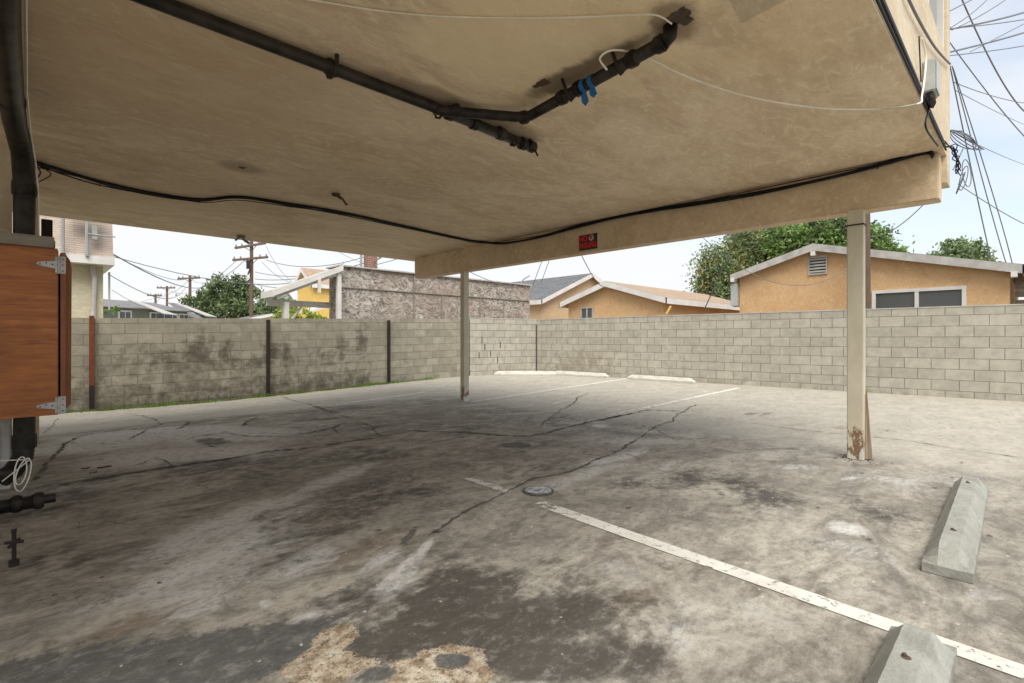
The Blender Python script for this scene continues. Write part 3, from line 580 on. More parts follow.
wp = empty('wall_drain_pipe', 'tall black drain pipe running from the ceiling down behind the cabinet to the ground', 'pipe')
pipe([(-.07, 1.0, 2.60), (-.07, 3.4, 2.60), (-.06, 4.3, 2.60), (-.045, 4.75, 2.56), (-.01, 5.05, 2.44), (0, 5.17, 2.25), (0, 5.18, 1.9), (0, 5.18, .34), (-.01, 5.17, .24), (-.06, 5.12, .16), (-.12, 5.08, .12)], .062, 'pipe', wp,
     [((-.06, 4.45, 2.60), (0, 1, 0)), ((0, 5.175, 2.22), (0, 0, -1)), ((0, 5.18, .36), (0, 0, 1))], 1.15, .10)
cq = G(43, 513); pipe([(-.75, cq.y - .02, .085), (cq.x - .02, cq.y, .085)], .044, 'foot_pipe', wp, [((cq.x - .12, cq.y, .085), (1, 0, 0)), ((cq.x - .02, cq.y, .085), (1, 0, 0))], 1.25, .05)
mb = MB(); mb.tube([(cq.x, cq.y, .085), (cq.x + .06, cq.y, .085)], .028, 8); mb.build('plug', 'black_pipe', wp)
# cream cables on the wall pipe
mb = MB(); mb.tube([(-.0, 2.2, 2.66), (.005, 3.2, 2.64), (.01, 4.2, 2.60), (.03, 4.8, 2.54), (.06, 5.1, 2.4), (.075, 5.18, 2.2), (.078, 5.18, 1.9), (.078, 5.19, .8)], .006, 6)
tag(mb.build('cable', 'cream_cable'), 'thin cream cable running down the side of the tall wall pipe', 'cable')
lp = []; c0 = onY(22, 475, 5.0)
for a in np.linspace(0, 4 * math.pi, 60):
    lp.append((c0.x + .02 * math.sin(a) + .012 * math.cos(a * .5) + .03 * math.cos(a), c0.y - .02 + .03 * math.cos(a), c0.z + .10 * math.cos(a + .6) * (1 + .25 * math.sin(a * .5)) + .02))
mb = MB(); mb.tube([(c0.x - .1, c0.y, .12)] + lp + [(c0.x - .12, c0.y + .1, .25)], .0042, 6); tag(mb.build('cable_loop', 'cream_cable'), 'loop of loose cream cable hanging at the foot of the black pipe', 'cable')
v0 = G(14, 566); st = empty('ground_valve', 'small dark metal valve stub standing on the concrete near the pipe foot', 'valve', loc=(v0.x, v0.y, 0))
mb = MB(); mb.tube([(0, 0, 0), (0, 0, .03), (0, 0, .03), (0, 0, .16), (0, 0, .18)], [.02, .02, .009, .009, .012], 10); mb.build('stem', 'black_steel', st)
mb = MB(); mb.tube([(-.032, .02, .115), (.032, -.02, .118)], .008, 8); mb.tube([(.02, .015, .125), (-.02, -.015, .10)], .008, 8); mb.build('handle', 'black_steel', st)

# ------------------------------------------------------------------ plywood cabinet
cab = empty('plywood_cabinet', 'reddish plywood cabinet with two zinc hinges hanging on the left wall', 'cabinet')
cy = 4.60
mb = MB(); mb.box(-.95, .168, cy + .024, cy + .47, .61, 1.715); mb.build('body', 'plywood', cab, bevel=.002)
door = MB().box(-.95, .163, cy, cy + .020, .60, 1.725).build('door', 'plywood', cab, bevel=.002)
mb = MB(); mb.box(.176, .204, cy - .004, cy + .47, .612, 1.70); mb.build('stile', 'plywood_edge', cab, bevel=.002)
mb = MB(); mb.prism([(.2045, cy + .01, .64), (.232, cy + .03, .66), (.236, cy + .03, 1.60), (.228, cy + .03, 1.655), (.2045, cy + .01, 1.69)], (0, .42, 0)); mb.build('side_panel', 'plywood_edge', cab)
mb = MB(); mb.box(-.95, .15, cy - .03, cy + .50, 1.728, 1.775); mb.box(-.95, .145, cy - .045, cy - .031, 1.722, 1.795); mb.build('lid', 'grey_wood', cab, bevel=.004)
for zc in (1.615, .665):
    mb = MB(); yy = cy - .005
    mb.box(.150, .164, yy - .001, yy + .004, zc - .055, zc + .055); mb.box(.172, .2035, yy - .0055, yy - .0015, zc - .058, zc + .058)
    mb.prism([(.150, yy - .003, zc - .026), (.150, yy - .003, zc + .026), (.065, yy - .003, zc + .011), (.055, yy - .003, zc), (.065, yy - .003, zc - .011)], (0, .004, 0))
    mb.tube([(.168, yy - .008, zc - .06), (.168, yy - .008, zc + .06)], .007, 8); h = mb.build('hinge', 'zinc', door)
    for (sx, sz) in ((.135, 0), (.105, .008), (.075, -.003), (.188, .04), (.188, 0), (.188, -.04)): MB().tube([(sx, yy - .0095, zc + sz), (sx, yy - .003, zc + sz)], .0045, 8).build('screw', 'black_steel', h)
for x_, y_ in ((-.7, 5.36), (-.2, 5.1)): MB().box(x_, x_ + .08, cy + .10, y_, .55, .605).build('bracket', 'grey_wood', cab)

# ------------------------------------------------------------------ cables under the ceiling
def spline(pts, n=8):
    pts = [Vector(p) for p in pts]; out = []
    for i in range(len(pts) - 1):
        p0, p1_, p2_, p3 = pts[max(i - 1, 0)], pts[i], pts[i + 1], pts[min(i + 2, len(pts) - 1)]
        for k in range(n):
            t = k / n; out.append(.5 * ((2 * p1_) + (p2_ - p0) * t + (2 * p0 - 5 * p1_ + 4 * p2_ - p3) * t * t + (3 * p1_ - p0 - 3 * p2_ + p3) * t ** 3))
    return out + [pts[-1]]
bun = empty('cable_bundle', 'black bundle of cables drooping across the ceiling and along the top of the beam', 'cables')
base = [atZ(x_, y_, 2.675) for x_, y_ in [(30, 162), (60, 171), (100, 183), (150, 194), (200, 200.5), (240, 198), (290, 205), (340, 213), (400, 226), (450, 237), (478, 242)]] + \
       [onX(x_, y_, 5.525) for x_, y_ in [(505, 243), (540, 237), (580, 226), (620, 216), (680, 206), (750, 194), (820, 180), (880, 165), (925, 152)]] + [Vector((5.53, .60, 2.66))]
for k, (r_, am) in enumerate([(.016, 0), (.011, .018), (.009, .025), (.007, .045), (.005, .06)]):
    pts = []
    for i, p in enumerate(base):
        ph = i * 1.1 + k * 2.1; spread = am * (1.7 if i < 5 else 1)
        if p.x > 5.4: pts.append(p + Vector((-.008 * k, 0, am * .5 * math.sin(ph) - .008 * (k % 2))))
        else: pts.append(p + Vector((am * .4 * math.cos(ph), spread * math.sin(ph), -.006 * k + .012)))
    MB().tube(spline(pts), r_, 7).build('cable', 'black_cable', bun, smooth=True)
mb = MB()
for i in (2, 4, 7, 9, 13, 16, 18):
    p = base[i]; MB().tube([p + Vector((0, .02, -.03)), p + Vector((0, .0, .035)), p + Vector((0, -.03, .03))], .004, 5).build('clip', 'black_cable', bun)
q0 = atZ(33, 163, 2.66); mb = MB(); mb.tube(spline([q0, q0 + Vector((.05, .1, -.05)), q0 + Vector((0, .22, -.12)), q0 + Vector((-.04, .3, -.2))]), .006, 6); mb.tube(spline([q0, q0 + Vector((.12, .12, -.04)), q0 + Vector((.03, .3, -.10))]), .005, 6); mb.build('loose_end', 'black_cable', bun)
mb = MB(); mb.tube(spline([atZ(-20, -60, 2.69), atZ(300, -2, 2.688), atZ(420, 15, 2.688), atZ(540, 18, 2.688), atZ(620, 15.5, 2.685), atZ(655, 15, 2.67), atZ(672, 24, 2.63)]), .0042, 6)
tag(mb.build('cable', 'cream_cable'), 'thin cream cable stretched across the ceiling above the pipe branch', 'cable')
mb = MB(); mb.tube(spline([atZ(607, 70, 2.56), atZ(600, 58, 2.62), atZ(615, 50, 2.66), atZ(645, 57, 2.67), atZ(690, 78, 2.64), atZ(750, 97, 2.61), atZ(820, 108, 2.60), atZ(880, 109, 2.62), onY(917, 104, .49), onY(922, 95, .50), onY(926, 60, .50), onY(922, 38, .51)]), .0055, 6)
tag(mb.build('cable', 'cream_cable'), 'cream cable sagging from the pipe to the outside wall corner', 'cable')
# broken fixture and other scraps of metal on the ceiling
fx = atZ(341, 195, 2.69); mb = MB(); mb.tube([(fx.x - .05, fx.y + .02, 2.698), (fx.x - .05, fx.y + .02, 2.675)], .045, 12); mb.tube([(fx.x - .04, fx.y, 2.68), fx + Vector((.0, -.04, -.05)), fx + Vector((.05, -.02, -.10)), fx + Vector((.07, .0, -.09))], .012, 6); mb.tube([(fx.x - .07, fx.y, 2.68), fx + Vector((-.02, -.05, -.06))], .01, 6)
tag(mb.build('broken_light_fitting', 'soil'), 'rusty remains of a light fitting hanging from the middle of the ceiling', 'light fitting')
fx = atZ(241, 236, 2.69); mb = MB(); mb.tube([(fx.x, fx.y, 2.698), (fx.x, fx.y, 2.67)], .06, 12); mb.tube([fx, fx + Vector((.06, .02, -.06)), fx + Vector((.12, .0, -.10))], .02, 6); mb.tube([fx, fx + Vector((-.08, .0, -.08))], .015, 6)
tag(mb.build('flood_light', 'grey_wood'), 'small corroded twin flood light fitting at the far ceiling edge above the utility pole', 'light fitting')
fx = onY(0, 0, 1) if False else atZ(336, 57, 2.69); mb = MB(); mb.tube([(fx.x, 2.70, 2.699), (fx.x, 2.70, 2.64)], .012, 6); mb.build('hanger', 'black_pipe', cp)

# ------------------------------------------------------------------ sign on the beam
sy = 4.255; szc = 2.435
sg = empty('no_parking_sign', 'small black and red NO PARKING sign on the face of the beam', 'sign')
mb = MB(); mb.box(BX - .006, BX - .001, sy - .155, sy + .155, szc - .105, szc + .105); mb.build('board', 'sign_black', sg)
def text(s, size, yc, zc, mat, name='lettering', xo=.0075, sx=1.):
    cu = bpy.data.curves.new('t', 'FONT'); cu.body = s; cu.size = size; cu.extrude = .0008; cu.offset = .0035; cu.align_x = 'CENTER'; cu.align_y = 'CENTER'
    o = bpy.data.objects.new('t', cu); COL.objects.link(o); bpy.context.view_layer.update()
    me = bpy.data.meshes.new_from_object(o.evaluated_get(bpy.context.evaluated_depsgraph_get())); bpy.data.objects.remove(o)
    M = Matrix(((0, 0, -1, BX - xo), (-sx, 0, 0, yc), (0, 1, 0, zc), (0, 0, 0, 1)))
    me.transform(M); me.materials.clear(); me.materials.append(MATS[mat]); r = bpy.data.objects.new(name, me); COL.objects.link(r); r.parent = sg; return r
text('NO', .10, sy + .082, szc + .05, 'sign_red'); text('PARKING', .10, sy, szc - .045, 'sign_red', sx=.68)
mb = MB(); cyy, czz = sy - .06, szc + .05
mb.tube([(BX - .0065, cyy, czz), (BX - .009, cyy, czz)], .044, 28); rd = mb.build('symbol', 'sign_white', sg)
mb = MB(); ring = [(BX - .0105, cyy + .038 * math.cos(a), czz + .038 * math.sin(a)) for a in np.linspace(0, 2 * math.pi, 30)]; mb.tube(ring, .0035, 6, False)
mb.tube([(BX - .0105, cyy + .027, czz + .027), (BX - .0105, cyy - .027, czz - .027)], .003, 6); mb.build('ring', 'sign_red', rd)
text('P', .06, cyy, czz, 'sign_black', xo=.0098)
# ------------------------------------------------------------------ meter box and cables on the outside wall
mbx = empty('meter_box', 'grey metal cable box screwed to the outside wall near its corner', 'electrical box')
mb = MB(); mb.box(4.36, 4.54, YS - .07, YS - .002, 2.775, 2.99); mb.build('body', 'grey_metal_box', mbx, bevel=.008)
mb = MB(); mb.box(4.37, 4.53, YS - .076, YS - .071, 2.785, 2.98); mb.build('cover', 'grey_metal_box', mbx, bevel=.002)
for k in range(4): MB().tube([(4.39 + k * .035, YS - .04, 2.775), (4.39 + k * .035, YS - .045, 2.735), (4.40 + k * .035, YS - .03, 2.71)], .016, 8).build('gland', 'black_steel', mbx)
yw = YS - .02
outs = [([(1.0, YS - .012, 2.775), (2.5, YS - .012, 2.77), (3.6, YS - .014, 2.745), (4.6, YS - .012, 2.725), (5.5, YS - .015, 2.70)], .0075, 'black_cable'), ([(1.0, YS - .010, 2.735), (3.0, YS - .010, 2.722), (4.2, YS - .012, 2.712), (5.52, YS - .015, 2.685)], .007, 'black_cable'),
        ([(1.0, YS - .01, 2.80), (3.0, YS - .012, 2.785), (4.0, YS - .012, 2.76), (4.8, YS - .012, 2.735), (5.5, YS - .012, 2.73)], .0065, 'grey_cable'), ([onY(a, b_, YS - .02) for a, b_ in [(905, -14), (909, 0), (922, 26), (934, 46), (944, 58), (950, 64)]], .008, 'grey_cable'),
        ([onY(a, b_, YS - .02) for a, b_ in [(931, 100), (928, 112), (926, 128), (938, 146)]], .006, 'black_cable'), ([onY(a, b_, YS - .02) for a, b_ in [(919, 36), (920, 60), (921, 82)]], .004, 'black_cable')]
lab = ['thick black cable running up along the outer ceiling edge, nearest the edge', 'second black cable beside the ceiling edge, a little outside the first', 'grey cable between the black ones along the outer ceiling edge',
       'grey cable slanting over the outside wall below the upper window', 'short black cable dropping from the grey box to the wall corner', 'short thin dark conduit above the grey box on the outside wall']
for (pl, r_, mt_), lb in zip(outs, lab):
    mb = MB(); mb.tube(spline(pl, 6), r_, 7); tag(mb.build('wall_cable', mt_, smooth=True), lb, 'cable', 'cables on the outside wall')
# knot of wires at the corner
kn = empty('cable_tangle', 'dark tangle of cable ends where the beam meets the outside wall', 'cables')
for k in range(6):
    pts = [Vector((5.53 + random.uniform(-.12, .02), .50 + random.uniform(-.03, .02), 2.70 + random.uniform(-.03, .05)))]
    for j in range(5): pts.append(Vector((5.58 + j * .07 + random.uniform(-.03, .03), .47 + random.uniform(-.03, .02), 2.70 - j * .035 + random.uniform(-.04, .04))))
    MB().tube(spline(pts, 5), .004, 6).build('cable', 'black_cable', kn)
mb = MB()
for k in range(3):
    c_ = Vector((6.0, .46, 2.50 + .04 * k)); mb.tube([c_ + Vector((.03 * math.cos(a), -.03 * math.sin(a) - .02 * k, (.09 + .02 * k) * math.sin(a + k))) for a in np.linspace(0, 2 * math.pi, 20)], .004, 5, False)
mb.build('loop', 'grey_cable', kn)
mb = MB()
for k in range(4):
    pts = []
    for a in np.linspace(0, 2 * math.pi, 30): pts.append(P(963 + (13 + k * 1.2) * math.cos(a) + 1.5 * k, 140 + (7.5 - k) * math.sin(a + k * .5) + 5 * math.cos(a), 4.75 + .05 * math.sin(a * 2 + k)))
    mb.tube(pts, .0045, 5, False)
mb.tube(spline([P(948, 152, 4.6), P(948, 140, 4.6), P(952, 132, 4.65), P(962, 131, 4.75)]), .005, 5); mb.tube(spline([P(963, 149, 4.75), P(958, 160, 4.65), P(953, 170, 4.6)]), .005, 5)
tag(mb.build('cable_coil', 'grey_cable'), 'coil of spare grey cable hanging in the air beside the building corner', 'cable')

# ------------------------------------------------------------------ wheel stops
def stop_mesh(L_=1.9, w_=.185, h_=.125):
    bm = bmesh.new(); n = 46
    prof = [(-w_ / 2, 0), (-w_ / 2, .045), (-w_ * .20, h_), (w_ * .20, h_), (w_ / 2, .045), (w_ / 2, 0)]
    rows = []
    for i in range(n + 1):
        t = i / n; x_ = t * L_; e_ = min(x_, L_ - x_); k = min(1, e_ / .10)
        row = []
        for (a, b_) in prof:
            zz = min(b_, .045 + (h_ - .045) * k) if b_ > .05 else b_
            row.append(bm.verts.new((x_, a + random.uniform(-.0012, .0012), zz + (random.uniform(-.0014, .0010) if b_ > 0 else 0))))
        rows.append(row)
    for a, b_ in zip(rows[:-1], rows[1:]):
        for k in range(len(prof) - 1): bm.faces.new((a[k], a[k + 1], b_[k + 1], b_[k]))
        bm.faces.new((a[-1], a[0], b_[0], b_[-1]))
    bm.faces.new(rows[0][::-1]); bm.faces.new(rows[-1]); bmesh.ops.recalc_face_normals(bm, faces=bm.faces)
    me = bpy.data.meshes.new('body'); bm.to_mesh(me); bm.free(); me.materials.append(MATS['stop_concrete']); return me
bodym = stop_mesh(); bodyp = bodym.copy(); bodyp.materials[0] = MATS['stop_pale']
def wheel_stop(x, y, rot, label, scale=1):
    o = empty('wheel_stop', label, 'wheel stop', 'concrete wheel stops', loc=(x, y, float(gz(x, y)) + .003)); o.rotation_euler = (0, 0, rot); o.scale = (scale, 1, 1)
    b_ = bpy.data.objects.new('body', bodyp if x > 8 else bodym); COL.objects.link(b_); b_.parent = o
    for xx in (.35, 1.55):
        mb = MB(); mb.tube([(xx, 0, .11), (xx, 0, .1262)], .014, 10); mb.tube([(xx, 0, .1262), (xx + .010, .006, .129)], .007, 8); mb.build('rebar_pin', 'soil', o)
    return o
wheel_stop(3.10, .285, R(1.2), 'grey concrete wheel stop in full view at right beside the near post')
wheel_stop(.42, .27, R(.3), 'nearest grey concrete wheel stop, cut off at the bottom, beside the long white line')
a = G(701, 383); b2 = G(633, 376); wheel_stop(a.x - .25, a.y + .05, math.atan2(b2.y - a.y, .05), 'pale concrete wheel stop by the far wall with orange scraps behind it')
a = G(612, 377.5); wheel_stop(a.x - .2, a.y, R(93), 'pale concrete wheel stop by the far wall, in the middle of the three')
wheel_stop(11.45, 9.9, R(131), 'far concrete wheel stop lying askew right in the corner of the walls')
mb = MB(); q = G(671, 377.5); qx = q.x - .22
mb.tube(spline([(qx, q.y - .1, .13), (qx + .03, q.y + .1, .18), (qx, q.y + .35, .13), (qx + .02, q.y + .55, .15)]), [.045 + .015 * math.sin(i) for i in range(25)], 8)
tag(mb.build('orange_scrap', 'orange_plastic'), 'crumpled orange plastic scrap lying behind the right far wheel stop', 'litter')
mb = MB(); q = G(686, 379); mb.tube([(q.x - .2, q.y, .0), (q.x - .2, q.y, .17), (q.x - .2, q.y, .22), (q.x - .2, q.y, .25)], [.10, .11, .08, .03], 10); tag(mb.build('white_bucket', 'white_paint'), 'small white lump beside the orange scrap at the foot of the wall', 'litter')

# ------------------------------------------------------------------ block walls
def block_wall(name, mat, pts, heights, parent=None, thick=.2, nseg=60, stainf=None, voff=0., uoff=0.):
    me = bpy.data.meshes.new(name); v = []; f = []; uv = []; st_ = []; u = uoff
    for (a, b_), (ha, hb) in zip(zip(pts[:-1], pts[1:]), zip(heights[:-1], heights[1:])):
        a = Vector(a); b_ = Vector(b_); d = (b_ - a); Ln = d.length; nrm = Vector((-d.y, d.x)).normalized(); n = max(4, int(Ln / .1)); k0 = len(v); m_ = 20
        for i in range(n + 1):
            t = i / n; p = a.lerp(b_, t); h = ha + (hb - ha) * t; z0 = float(gz(p.x, p.y)) - .05
            for j in range(m_ + 1):
                z = z0 + (h - z0) * j / m_; v.append((p.x, p.y, z)); uv.append((u + Ln * t, z - h + 4.0 + voff)); st_.append(stainf(p.x, p.y, h - z, u + Ln * t) if stainf else 0)
            v.append((p.x + nrm.x * thick, p.y + nrm.y * thick, h)); uv.append((u + Ln * t, 4.03 + voff)); st_.append(0)
            v.append((p.x + nrm.x * thick, p.y + nrm.y * thick, z0)); uv.append((u + Ln * t, 2.2)); st_.append(0)
        c_ = m_ + 3
        for i in range(n):
            for j in range(c_ - 1): q = k0 + i * c_ + j; f.append((q, q + c_, q + c_ + 1, q + 1))
        f.append([k0 + j for j in range(c_)]); f.append([k0 + n * c_ + j for j in range(c_)][::-1])
        u += Ln
    me.from_pydata(v, [], f); lay = me.uv_layers.new(name='UVMap')
    for p in me.polygons:
        for li, vi in zip(p.loop_indices, p.vertices): lay.data[li].uv = uv[vi]
    at_ = me.attributes.new('stain', 'FLOAT', 'POINT'); at_.data.foreach_set('value', st_)
    me.materials.append(MATS[mat]); o = bpy.data.objects.new(name, me); COL.objects.link(o)
    if parent: o.parent = parent
    return o
def st_old(x, y, d, u):
    s = 0
    for (cx, cd_, rx, rd_, am) in ((2.3, .85, 1.6, .45, .75), (1.9, .75, .25, .35, .5), (2.6, .7, .35, .5, 1.0), (3.1, .85, .25, .5, .9), (3.6, 1.0, .5, .3, .8), (4.0, .75, .3, .35, .9), (4.3, .85, .15, .5, 1.0), (5.6, .7, .2, .5, .9), (6.1, .55, .18, .6, 1.0), (5.2, .95, .9, .3, .7), (1.0, 1.2, 1.4, .3, .6), (.5, .9, .4, .4, .5), (6.9, 1.1, 1.2, .3, .4)):
        s = max(s, am * math.exp(-((x - cx) / rx) ** 2 - ((d - cd_) / rd_) ** 2))
    return max(s, .75 * smooth((d - .85) / .7) * (1 if x < 6.3 else .4))
WA, WB, WC, WD = (-9, 12.35), (9.4, 11.55), (11.8, 11.1), (12.6, .1)
w1 = block_wall('block_wall', 'old_blocks', [WA, (.9, 12.1), WB], [1.47, 1.49, 1.68], stainf=st_old, voff=.05)
tag(w1, 'old weathered concrete block wall with dark stains behind the carport on the left', 'wall')
w2 = empty('block_wall', 'newer pale concrete block wall turning the corner and running off to the right', 'wall')
hr = EYE + (HY - 305) * 8.84 / F
def st_new(x, y, d, u): return max(.75 * math.exp(-((y - 9.3) / 1.6) ** 2) * smooth((d - .5) / .7) if x > 11.6 else 0, .5 * smooth((d - 1.35) / .3), (.35 * smooth((d - .4) / .8)) if y > 6 else 0)
block_wall('wall_panel', 'new_blocks', [(9.43, 11.54), WC], [1.70, 1.70], w2, stainf=st_new)
block_wall('wall_panel', 'new_blocks', [WC, WD, (13.1, -7)], [1.69, hr, hr + .06], w2, stainf=st_new, uoff=.2)
# open joints in the new wall
mb = MB()
d_ = (Vector(WC) - Vector((9.43, 11.54))).normalized()
for (uu, dd_) in ((.5, .75), (.7, .95), (.3, 1.0), (1.05, .7), (.95, 1.15), (.4, .55)):
    p = Vector((9.43, 11.54)) + d_ * uu; mb.box(p.x - .012, p.x + .012, p.y - .012, p.y + .02, 1.70 - dd_ - .18, 1.70 - dd_)
mb.build('open_joints', 'crack_dark', w2)
mb = MB(); mb.box(11.77, 11.80, 11.06, 11.09, 0, 1.55); mb.build('corner_joint', 'crack_dark', w2)
# thin rail of pale mortar on top of the new wall
for (a, b_, h0, h1) in (((9.43, 11.54), WC, 1.70, 1.70), (WC, WD, 1.69, hr)):
    a = Vector(a); b_ = Vector(b_); n_ = Vector((-(b_ - a).y, (b_ - a).x)).normalized()
    mb = MB(); mb.prism([(a.x - n_.x * .008, a.y - n_.y * .008, h0 + .001), (b_.x - n_.x * .008, b_.y - n_.y * .008, h1 + .001), (b_.x + n_.x * .21, b_.y + n_.y * .21, h1 + .001), (a.x + n_.x * .21, a.y + n_.y * .21, h0 + .001)], (0, 0, .022)); mb.build('coping', 'weathered_trim', w2)
# steel posts against the old wall
def wall_pt(px):
    t = (px - HX) / F; dx, dy = CY + t * SY, SY - t * CY
    a = Vector((.9, 12.1)); b_ = Vector(WB) if px > 91 else Vector(WA)
    e_ = b_ - a; k = (a.x * e_.y - a.y * e_.x) / (dx * e_.y - dy * e_.x); return dx * k, dy * k, k
for px, mt_, lb, hh, wd in ((91.5, 'rust', 'rusty red steel post against the old block wall beside the cabinet', 1.53, .07), (267.5, 'black_steel', 'black steel post against the middle of the old block wall', 1.53, .065), (388, 'black_steel', 'black steel post against the old block wall, nearest the left carport post', 1.58, .065)):
    x_, y_, _ = wall_pt(px); y_ -= wd / 2 + .01; z0 = float(gz(x_, y_)) - .03
    o = MB().box(-wd / 2, wd / 2, -wd / 2, wd / 2, 0, hh - z0).build('steel_post', mt_, None, bevel=.004); o.location = (x_, y_, z0); tag(o, lb, 'post', 'steel posts against the old wall')
    if mt_ == 'rust': mb = MB(); mb.box(-wd / 2 - .002, wd / 2 + .002, -wd / 2 - .002, wd / 2 + .002, 0, .5); mb.build('burnt_foot', 'black_steel', o)
# grass and weeds along the wall foot
gv = []; gf = []
for i in range(9000):
    x_ = random.uniform(.2, 8.2); yb = 12.1 - .0647 * (x_ - .9)
    dens = .5 + .5 * math.sin(x_ * 2.3) * math.sin(x_ * 5.1 + 1)
    if random.random() > .35 + .65 * dens or (x_ > 6.8 and random.random() < .5): continue
    y_ = yb - abs(random.gauss(0, .09)) - .01; h = random.uniform(.02, .075) * (1.2 if dens > .6 else .8); a = random.uniform(0, 6.28); z0 = float(gz(x_, y_)); n = len(gv); w_ = .008
    lx, ly = random.gauss(0, .02), random.gauss(0, .02)
    gv += [(x_ - w_ * math.cos(a), y_ - w_ * math.sin(a), z0), (x_ + w_ * math.cos(a), y_ + w_ * math.sin(a), z0), (x_ + lx, y_ + ly, z0 + h)]; gf.append((n, n + 1, n + 2))
me = bpy.data.meshes.new('grass_strip'); me.from_pydata(gv, [], gf); me.materials.append(MATS['grass']); o = bpy.data.objects.new('grass_strip', me); COL.objects.link(o); tag(o, 'strip of short green weeds along the foot of the old block wall', 'grass', kind='stuff')
mv = []; mf = []
for i in range(80):
    x_ = .2 + i * .1; yb = 12.1 - .0647 * (x_ - .9); w_ = .10 + .07 * math.sin(i * .9) + random.uniform(0, .06)
    if x_ > 7: w_ *= max(0.1, (8.2 - x_) / 1.2)
    for yy in (yb - .002, yb - w_): mv.append((x_, yy, float(gz(x_, yy)) + .006))
    if i: n = len(mv); mf.append((n - 4, n - 3, n - 1, n - 2))
me = bpy.data.meshes.new('soil_strip'); me.from_pydata(mv, [], mf); me.materials.append(MATS['soil']); o = bpy.data.objects.new('soil_strip', me); COL.objects.link(o); o['kind'] = 'structure'
# dirt at post foot
mb = MB()
for k in range(40):
    a = random.uniform(0, 6.28); r_ = abs(random.gauss(.09, .035)); s_ = random.uniform(.004, .013); mb.box(BX - .02 + r_ * math.cos(a) * 1.1, BX - .02 + r_ * math.cos(a) * 1.1 + s_, 1.14 + r_ * math.sin(a), 1.14 + r_ * math.sin(a) + s_, 0, s_ * .7)
tag(mb.build('dirt_crumbs', 'soil'), 'dark dirt crumbs round the foot of the near post', 'dirt', kind='stuff')
# small stones and leaves on the lot
mb = MB()
for (u, v, s_) in ((83.5, 469, .03), (104, 468, .045), (93, 473, .025), (160, 583, .014), (100, 578, .010), (55, 595, .012), (166, 564, .010), (40, 558, .008)):
    q = G(u, v)
    for k in range(5): a = random.uniform(-s_, s_); c_ = random.uniform(-s_, s_) * .5; mb.box(q.x + a, q.x + a + s_ * .6, q.y + c_, q.y + c_ + s_ * .35, .0, s_ * .25)
tag(mb.build('dark_scraps', 'soil'), 'few dark dry scraps scattered on the concrete at left', 'litter', kind='stuff')

# ------------------------------------------------------------------ houses and sheds beyond the walls
def gable_house(name, label, cat, x0, x1, y0, y1, eave, ridge, axis_, wallm, roofm, over=.35, ridge_at=.5, trim='white_paint', eave2=None):
    """ridge runs along axis_; eave/eave2 heights at the low and high side"""
    eave2 = eave if eave2 is None else eave2
    h = empty(name, label, cat); mb = MB()
    if axis_ == 'X':
        yr = y0 + (y1 - y0) * ridge_at; P_ = [(x0, y0, -.3), (x0, y1, -.3), (x0, y1, eave2), (x0, yr, ridge), (x0, y0, eave)]; mb.prism(P_, (x1 - x0, 0, 0))
        s0 = (ridge - eave) / (yr - y0); s1 = (ridge - eave2) / (y1 - yr)
        A = [(x0 - over, y0 - over, eave - over * s0 + .03), (x1 + over, y0 - over, eave - over * s0 + .03), (x1 + over, yr, ridge + .03), (x0 - over, yr, ridge + .03)]
        B = [(x1 + over, y1 + over, eave2 - over * s1 + .03), (x0 - over, y1 + over, eave2 - over * s1 + .03), (x0 - over, yr, ridge + .03), (x1 + over, yr, ridge + .03)]
    else:
        xr = x0 + (x1 - x0) * ridge_at; P_ = [(x0, y0, -.3), (x1, y0, -.3), (x1, y0, eave2), (xr, y0, ridge), (x0, y0, eave)]; mb.prism(P_, (0, y1 - y0, 0))
        s0 = (ridge - eave) / (xr - x0); s1 = (ridge - eave2) / (x1 - xr)
        A = [(x0 - over, y1 + over, eave - over * s0 + .03), (x0 - over, y0 - over, eave - over * s0 + .03), (xr, y0 - over, ridge + .03), (xr, y1 + over, ridge + .03)]
        B = [(x1 + over, y0 - over, eave2 - over * s1 + .03), (x1 + over, y1 + over, eave2 - over * s1 + .03), (xr, y1 + over, ridge + .03), (xr, y0 - over, ridge + .03)]
    mb.build('wall', wallm, h)
    up = [[Vector(p) + Vector((0, 0, .06)) for p in q] for q in (A, B)]
    rf = quads('roof', roofm, up, h)
    tr = MB()
    for q in (A, B):
        q = [Vector(p) for p in q]; dn = Vector((0, 0, -.13))
        tr.prism([q[0] + dn, q[1] + dn, q[1] + Vector((0, 0, .055)), q[0] + Vector((0, 0, .055))], (q[3] - q[0]).normalized() * .03)
        tr.prism([q[1] + dn, q[2] + dn, q[2] + Vector((0, 0, .055)), q[1] + Vector((0, 0, .055))], (q[0] - q[1]).normalized() * .03)
        tr.prism([q[3] + dn, q[0] + dn, q[0] + Vector((0, 0, .055)), q[3] + Vector((0, 0, .055))], (q[1] - q[0]).normalized() * .03)
    tr.build('fascia', trim, rf)
    sf = quads('soffit', trim, [[Vector(p) + Vector((0, 0, .01)) for p in q] for q in (A, B)], rf)
    return h
def winX(h, x, ya, yb, za, zb, n=1, frame='white_paint', fw=.06, glass='glass_dark'):      # window on a face looking to -X
    mb = MB(); mb.box(x - .05, x - .003, ya - fw, yb + fw, zb, zb + fw); mb.box(x - .05, x - .003, ya - fw, yb + fw, za - fw, za); mb.box(x - .05, x - .003, ya - fw, ya, za, zb); mb.box(x - .05, x - .003, yb, yb + fw, za, zb)
    for k in range(1, n): c_ = ya + (yb - ya) * k / n; mb.box(x - .045, x - .003, c_ - fw * .5, c_ + fw * .5, za, zb)
    f_ = mb.build('window', frame, h); mb = MB(); mb.box(x - .02, x - .012, ya, yb, za, zb); mb.build('pane', glass, f_); return f_
